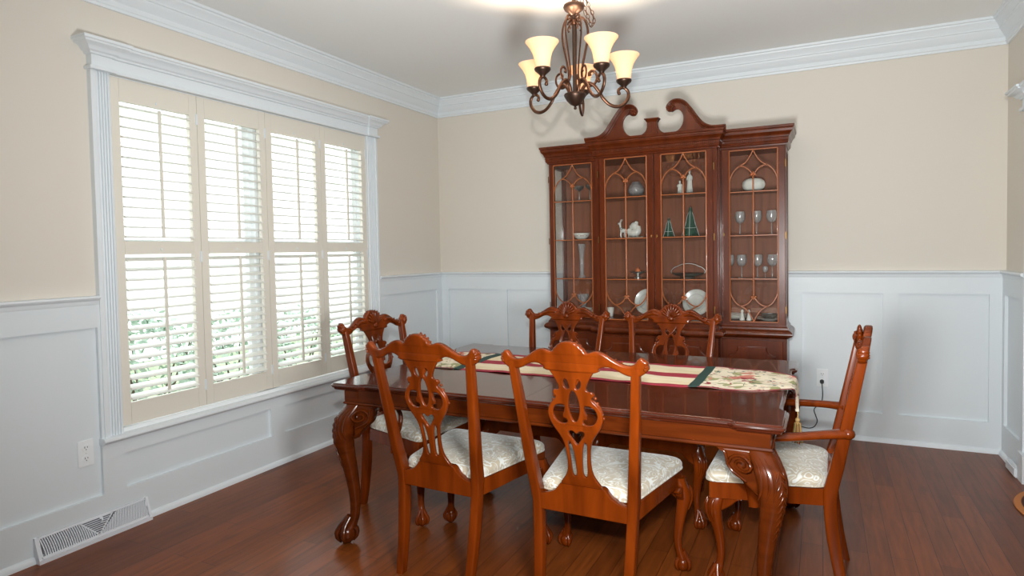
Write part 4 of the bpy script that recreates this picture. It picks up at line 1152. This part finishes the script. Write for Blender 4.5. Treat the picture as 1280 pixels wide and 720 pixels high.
def standing_plate(x, r, label):
    root = empty('display_plate', (x, -.105, ZF+r*.965+.010), 0, label, 'plate'); root.rotation_euler = (math.radians(76), 0, 0)
    bm = bmesh.new(); lathe(bm, plate_prof(r), 40); link('plate_body', bm, M['china'], root, 60)
    for rr in (.93, .64):
        bm = bmesh.new(); tube(bm, [(r*rr*math.cos(t*PI/20), r*rr*math.sin(t*PI/20), (.0155 if rr > .9 else .0072)) for t in range(40)], .0010, 4, closed=True); link('rim_line', bm, M['china_rim'], root, 60)
standing_plate(1.955, .100, 'white display plate standing on the floor of the left centre bay')
standing_plate(2.322, .100, 'white display plate standing on the floor of the right centre bay')
# centre left door
lth('glass_globe_vase', [(.022, 0), (.024, .004), (.045, .018), (.060, .045), (.062, .065), (.052, .092), (.034, .110), (.028, .122), (.026, .122), (.032, .109), (.050, .091), (.060, .065), (.058, .046), (.043, .020), (.001, .008)], M['crystal'], 1.898, -.2, ZT, 'round clear glass vase on the top shelf of the left centre door', 'vase')
sl = empty('porcelain_sleigh', (1.851, -.2, ZM2+.0006), 0, 'white porcelain sleigh with a reindeer on the second shelf', 'ornament')
bm = bmesh.new()
tube(bm, [(-.02, 0, .070), (.0, 0, .045), (.03, 0, .040), (.058, 0, .055), (.064, 0, .095)], [.018, .026, .030, .026, .012], 12, sub=4)
ellipsoid(bm, (.03, 0, .095), (.034, .024, .030)); ellipsoid(bm, (.045, 0, .118), (.016, .014, .014)); ellipsoid(bm, (.008, 0, .088), (.018, .018, .020))
for y in (-.022, .022):
    tube(bm, [(-.045, y, .030), (-.040, y, .014), (-.02, y, .006), (.05, y, .006), (.082, y, .006), (.090, y, .014)], .0036, 6, sub=4)
    for x in (-.01, .025, .055): tube(bm, [(x, y, .006), (x, y*.7, .035)], .0032, 5)
link('sleigh_body', bm, M['china'], sl, 60)
bm = bmesh.new(); ellipsoid(bm, (-.058, 0, .062), (.026, .012, .017)); tube(bm, [(-.072, 0, .068), (-.080, 0, .092), (-.082, 0, .112)], [.011, .008, .008], 8, sub=3); ellipsoid(bm, (-.087, 0, .116), (.014, .008, .009))
for x, y in ((-.074, -.008), (-.074, .008), (-.044, -.008), (-.044, .008)): tube(bm, [(x, y, .055), (x-.004, y, .028), (x+.004, y, 0)], [.0055, .0036, .0036], 6)
for s in (-1, 1): tube(bm, [(-.080, s*.004, .120), (-.076, s*.014, .136), (-.066, s*.016, .148)], [.003, .0028, .002], 5)
link('reindeer', bm, M['china'], sl, 60)
bm = bmesh.new(); 
for k in range(7): a = k*.9; ellipsoid(bm, (-.068+.010*math.cos(a), -.012+.004*math.sin(a*2), .078+.008*math.sin(a)), (.004, .003, .003), u=6, v=4)
link('garland', bm, M['greenglass'], sl, 60)
s = empty('silver_candle_dish', (1.905, -.2, ZL+.0006), 0, 'footed silver dish with an orange candle on the third shelf', 'candle holder')
bm = bmesh.new(); lathe(bm, [(.028, 0), (.028, .005), (.012, .012), (.010, .022), (.022, .030), (.058, .046), (.062, .050), (.058, .051), (.03, .040), (.001, .038)], 28); link('dish', bm, M['silver'], s, 60)
bm = bmesh.new(); lathe(bm, [(.018, .0395), (.019, .062), (.016, .070), (.014, .064), (.001, .062)], 16); ellipsoid(bm, (0, 0, .072), (.006, .006, .012)); link('candle', bm, M['candle'], s, 60)
lth('white_cup', [(.018, 0), (.020, .002), (.024, .03), (.029, .066), (.030, .068), (.027, .067), (.022, .03), (.018, .006), (.001, .005)], M['china'], 1.696, -.24, ZF, 'white tapered cup on the floor of the left centre bay', 'cup')
# left door
lth('dark_goblet', [(.026, 0), (.026, .003), (.006, .010), (.004, .075), (.012, .082), (.034, .098), (.040, .116), (.038, .116), (.030, .100), (.001, .088)], M['pewter'], 1.440, -.2, ZT, 'dark pewter goblet on the top shelf behind the left cabinet door', 'goblet')
lth('dark_goblet', [(.026, 0), (.026, .003), (.006, .010), (.004, .085), (.012, .092), (.032, .108), (.036, .124), (.034, .124), (.028, .110), (.001, .098)], M['pewter'], 1.520, -.17, ZT, 'dark goblet beside the door stile on the top left shelf', 'goblet')
bw = empty('painted_bowl', (1.454, -.2, ZM2+.0006), 0, 'white bowl painted with small flowers on the second shelf behind the left door', 'bowl')
bm = bmesh.new(); lathe(bm, [(.028, 0), (.030, .004), (.052, .020), (.063, .042), (.066, .052), (.063, .052), (.050, .024), (.028, .008), (.001, .007)], 32); link('bowl_body', bm, M['china'], bw, 60)
bm = bmesh.new()
for k in range(9):
    a = math.radians(-150+15*k); ellipsoid(bm, (.060*math.cos(a), .060*math.sin(a), .034+.006*math.sin(k*2)), (.005, .002, .004), Matrix.Rotation(a+PI/2, 3, 'Z'), 8, 5)
link('flower_spray', bm, M['fired'], bw, 60)
lth('tall_crystal_vase', [(.030, 0), (.031, .010), (.018, .022), (.016, .12), (.020, .20), (.030, .262), (.031, .270), (.028, .270), (.018, .20), (.014, .12), (.014, .03), (.001, .02)], M['crystal'], 1.453, -.2, ZL, 'tall slender crystal vase on the third shelf behind the left door', 'vase')
lth('cut_glass_vase', [(.026, 0), (.028, .008), (.022, .03), (.030, .08), (.046, .14), (.050, .16), (.047, .16), (.028, .08), (.018, .03), (.001, .012)], M['crystal'], 1.430, -.12, ZF, 'cut glass vase on the floor behind the left door', 'vase')
for k in range(3): lth('plate', plate_prof(.090, .018), M['china'], 1.480, -.22, ZF+.0105*k, ['lowest plate', 'middle plate', 'top plate'][k]+' of the stack on the floor behind the left door', 'plate', 28, 'stack of plates on the left bay floor')
lth('small_white_bowl', [(.030, 0), (.032, .003), (.055, .020), (.062, .030), (.059, .030), (.030, .008), (.001, .006)], M['china'], 1.480, -.22, ZF+.0285, 'white bowl resting on the plate stack behind the left door', 'bowl')
# ------------------------------------------------------------------ chandelier
CHX, CHY = 2.117, -2.1
ch = empty('chandelier', (CHX, CHY, 2.02), 0, 'bronze five-arm chandelier with glowing amber glass shades hanging by a chain', 'chandelier')
Z0 = 2.02
bm = bmesh.new(); lathe(bm, [(.001, 2.012-Z0), (.006, 2.014-Z0), (.008, 2.020-Z0), (.004, 2.026-Z0), (.010, 2.030-Z0), (.022, 2.036-Z0), (.040, 2.054-Z0), (.050, 2.072-Z0), (.053, 2.080-Z0), (.050, 2.086-Z0), (.012, 2.090-Z0), (.012, 2.094-Z0)], 32)
link('hub', bm, M['bronzed'], ch, 50)
bm = bmesh.new(); tube(bm, [(0, 0, 2.09-Z0), (0, 0, 2.455-Z0)], .010, 12); lathe(bm, [(.001, 2.448-Z0), (.012, 2.452-Z0), (.020, 2.460-Z0), (.043, 2.478-Z0), (.050, 2.492-Z0), (.046, 2.502-Z0), (.024, 2.506-Z0), (.012, 2.512-Z0), (.008, 2.530-Z0), (.001, 2.532-Z0)], 32)
link('stem', bm, M['bronzed'], ch, 50)
bm = bmesh.new(); lathe(bm, [(.001, H-Z0-.034), (.010, H-Z0-.034), (.020, H-Z0-.026), (.058, H-Z0-.012), (.064, H-Z0), (.001, H-Z0)], 32); link('ceiling_canopy', bm, M['bronze'], ch, 50)
def chain(pts, name, ll=.026):
    bm = bmesh.new(); P = catmull(pts, 12); L = 0; k = 0; last = P[0]
    for p in P[1:]:
        if (p-last).length >= ll*.74:
            c = (p+last)/2; t = (p-last).normalized(); s = t.cross(Vector((0, 1, 0)) if abs(t.y) < .9 else Vector((1, 0, 0))).normalized()
            if k % 2: s = t.cross(s).normalized()
            ring = [c+t*(ll*.5*math.cos(a*PI/6))+s*(ll*.27*math.sin(a*PI/6)) for a in range(12)]
            tube(bm, ring, .0017, 5, closed=True); last = p; k += 1
    link(name, bm, M['bronze'], ch, 60)
chain([(0, 0, 2.535-Z0), (0, 0, 2.60-Z0), (0, 0, 2.71-Z0)], 'chain')
chain([(.004, 0, 2.56-Z0), (.038, .01, 2.52-Z0), (.058, .012, 2.46-Z0), (.078, .010, 2.405-Z0), (.086, .01, 2.378-Z0), (.095, .01, 2.398-Z0), (.092, .01, 2.44-Z0), (.070, .01, 2.49-Z0), (.050, 0, 2.55-Z0), (.030, 0, 2.64-Z0), (.015, 0, 2.70-Z0)], 'slack_chain')
bm = bmesh.new(); tube(bm, [(.0, 0, 2.53-Z0), (.035, 0, 2.50-Z0), (.055, 0, 2.44-Z0), (.080, 0, 2.39-Z0), (.095, 0, 2.42-Z0), (.075, 0, 2.48-Z0), (.05, 0, 2.55-Z0), (.012, 0, 2.71-Z0)], .0016, 5, sub=5); link('cable', bm, M['bronzed'], ch, 60)
YAW = .457; RR = .242; ANG = (75, 141, 228, 293, 369)
SHP = [(.0215, .0), (.0300, .004), (.0330, .010), (.0345, .030), (.0375, .055), (.0440, .080), (.0540, .102), (.0660, .120), (.0720, .128), (.0740, .131), (.0745, .134), (.0720, .134), (.0640, .122), (.0520, .104), (.0420, .081), (.0355, .055), (.0325, .030), (.0300, .011), (.020, .006)]
for i in range(5):
    th = math.radians(ANG[i])+YAW; R_ = RR
    arm = empty('arm', (0, 0, 0), th); arm.parent = ch     # local +X points outward
    # lower scroll arm: from the hub up, over, down and round under the cup
    bm = bmesh.new()
    P = [(.030, 0, .066), (.040, 0, .095), (.062, 0, .118), (.090, 0, .110), (.115, 0, .082), (.140, 0, .045), (.172, 0, .018), (.208, 0, .010), (.240, 0, .022), (.262, 0, .052), (.262, 0, .082), (.244, 0, .100), (.225, 0, .098), (.214, 0, .086), (.216, 0, .074)]
    tube(bm, P, [.0075]*11+[.007, .0065, .0065, .008], 8, sub=5, flat=(.85, 1.15), up=(0, 1, 0))
    ellipsoid(bm, (.217, 0, .072), (.009, .009, .008), u=8, v=6)
    link('scroll_arm', bm, M['bronze'], arm, 60)
    # tall cage strap: from the top collar bowing out, in at the middle and out to an upper curl
    bm = bmesh.new()
    P = [(.012, 0, .405), (.028, 0, .425), (.052, 0, .415), (.066, 0, .375), (.066, 0, .33), (.054, 0, .27), (.040, 0, .205), (.034, 0, .16), (.042, 0, .125), (.065, 0, .105), (.092, 0, .112), (.108, 0, .138), (.104, 0, .165), (.086, 0, .176), (.072, 0, .166), (.074, 0, .152)]
    tube(bm, P, [.0045]*12+[.0048, .005, .006, .0075], 8, sub=5, flat=(.7, 1.3), up=(0, 1, 0))
    tube(bm, [(.010, 0, .405), (.026, 0, .392), (.036, 0, .375), (.030, 0, .362)], [.004, .004, .0035, .005], 6, sub=4)
    link('cage_strap', bm, M['bronze'], arm, 60)
    bm = bmesh.new()
    lathe(bm, [(.001, .094), (.008, .096), (.010, .102), (.016, .110), (.034, .126), (.037, .132), (.036, .138), (.020, .140), (.018, .170), (.001, .171)], 24, (RR, 0))
    link('bulb_cup', bm, M['bronzed'], arm, 50)
    bm = bmesh.new(); lathe(bm, [(r_, .134+z_*.90) for r_, z_ in SHP], 36, (RR, 0)); sh = link('glass_shade', bm, M['shade'], arm, 70)
    cx_, cy_ = CHX+RR*math.cos(th), CHY+RR*math.sin(th)
    l = bpy.data.lights.new('bulb_light', 'POINT'); l.energy = 18; l.color = (1, .78, .58); l.shadow_soft_size = .014
    lo = bpy.data.objects.new('bulb_light', l); COL.objects.link(lo); lo.location = (cx_, cy_, Z0+.134+.048)
bm = bmesh.new()
for k in range(5):
    a = math.radians(ANG[k])+YAW; tube(bm, [(.010*math.cos(a), .010*math.sin(a), .40), (.030*math.cos(a), .030*math.sin(a), .408), (.036*math.cos(a), .036*math.sin(a), .396)], .004, 6, sub=3)
lathe(bm, [(.010, .385), (.016, .392), (.016, .408), (.010, .415)], 16)
link('collar', bm, M['bronze'], ch, 60)
# ------------------------------------------------------------------ light
wd = bpy.data.worlds.new('sky'); scene.world = wd; wd.use_nodes = True
bg = wd.node_tree.nodes['Background']; bg.inputs['Color'].default_value = (.93, .97, 1, 1); bg.inputs['Strength'].default_value = 3.3
def light(name, typ, loc, power, col=(1, 1, 1), size=.1, target=None, sizey=None):
    l = bpy.data.lights.new(name, typ); l.energy = power; l.color = col
    if typ == 'AREA':
        l.size = size
        if sizey: l.shape = 'RECTANGLE'; l.size_y = sizey
    else: l.shadow_soft_size = size
    o = bpy.data.objects.new(name, l); COL.objects.link(o); o.location = loc
    if target: o.rotation_euler = (Vector(target)-Vector(loc)).to_track_quat('-Z', 'Y').to_euler()
    return o
fl = light('camera_flash', 'SPOT', (3.17, -4.98, 1.60), 185, (.98, 1, .99), .03, (2.0, -.5, 1.5)); fl.data.spot_size = math.radians(118); fl.data.spot_blend = 1
light('ceiling_fill', 'AREA', (3.0, -4.0, 1.15), 58, (.97, 1, 1), .3, (2.0, -.9, 2.74))  # added fill light aimed at the ceiling, raises the room's flat ambient level
light('hall_fill', 'AREA', (6.2, -2.5, 2.3), 3, (.97, 1, 1), 2.0, (4.0, -1.5, .8))  # added weak fill light from the hall side, no actual source there
scene.view_settings.view_transform = 'Standard'; scene.view_settings.look = 'None'
scene.view_settings.exposure = 0.20; scene.view_settings.gamma = 1; scene.view_settings.use_curve_mapping = False
cy = scene.cycles
cy.use_denoising = True; cy.max_bounces = 8; cy.transparent_max_bounces = 24; cy.diffuse_bounces = 4; cy.glossy_bounces = 4
cy.caustics_reflective = False; cy.caustics_refractive = False; cy.sample_clamp_indirect = 4; cy.blur_glossy = 1
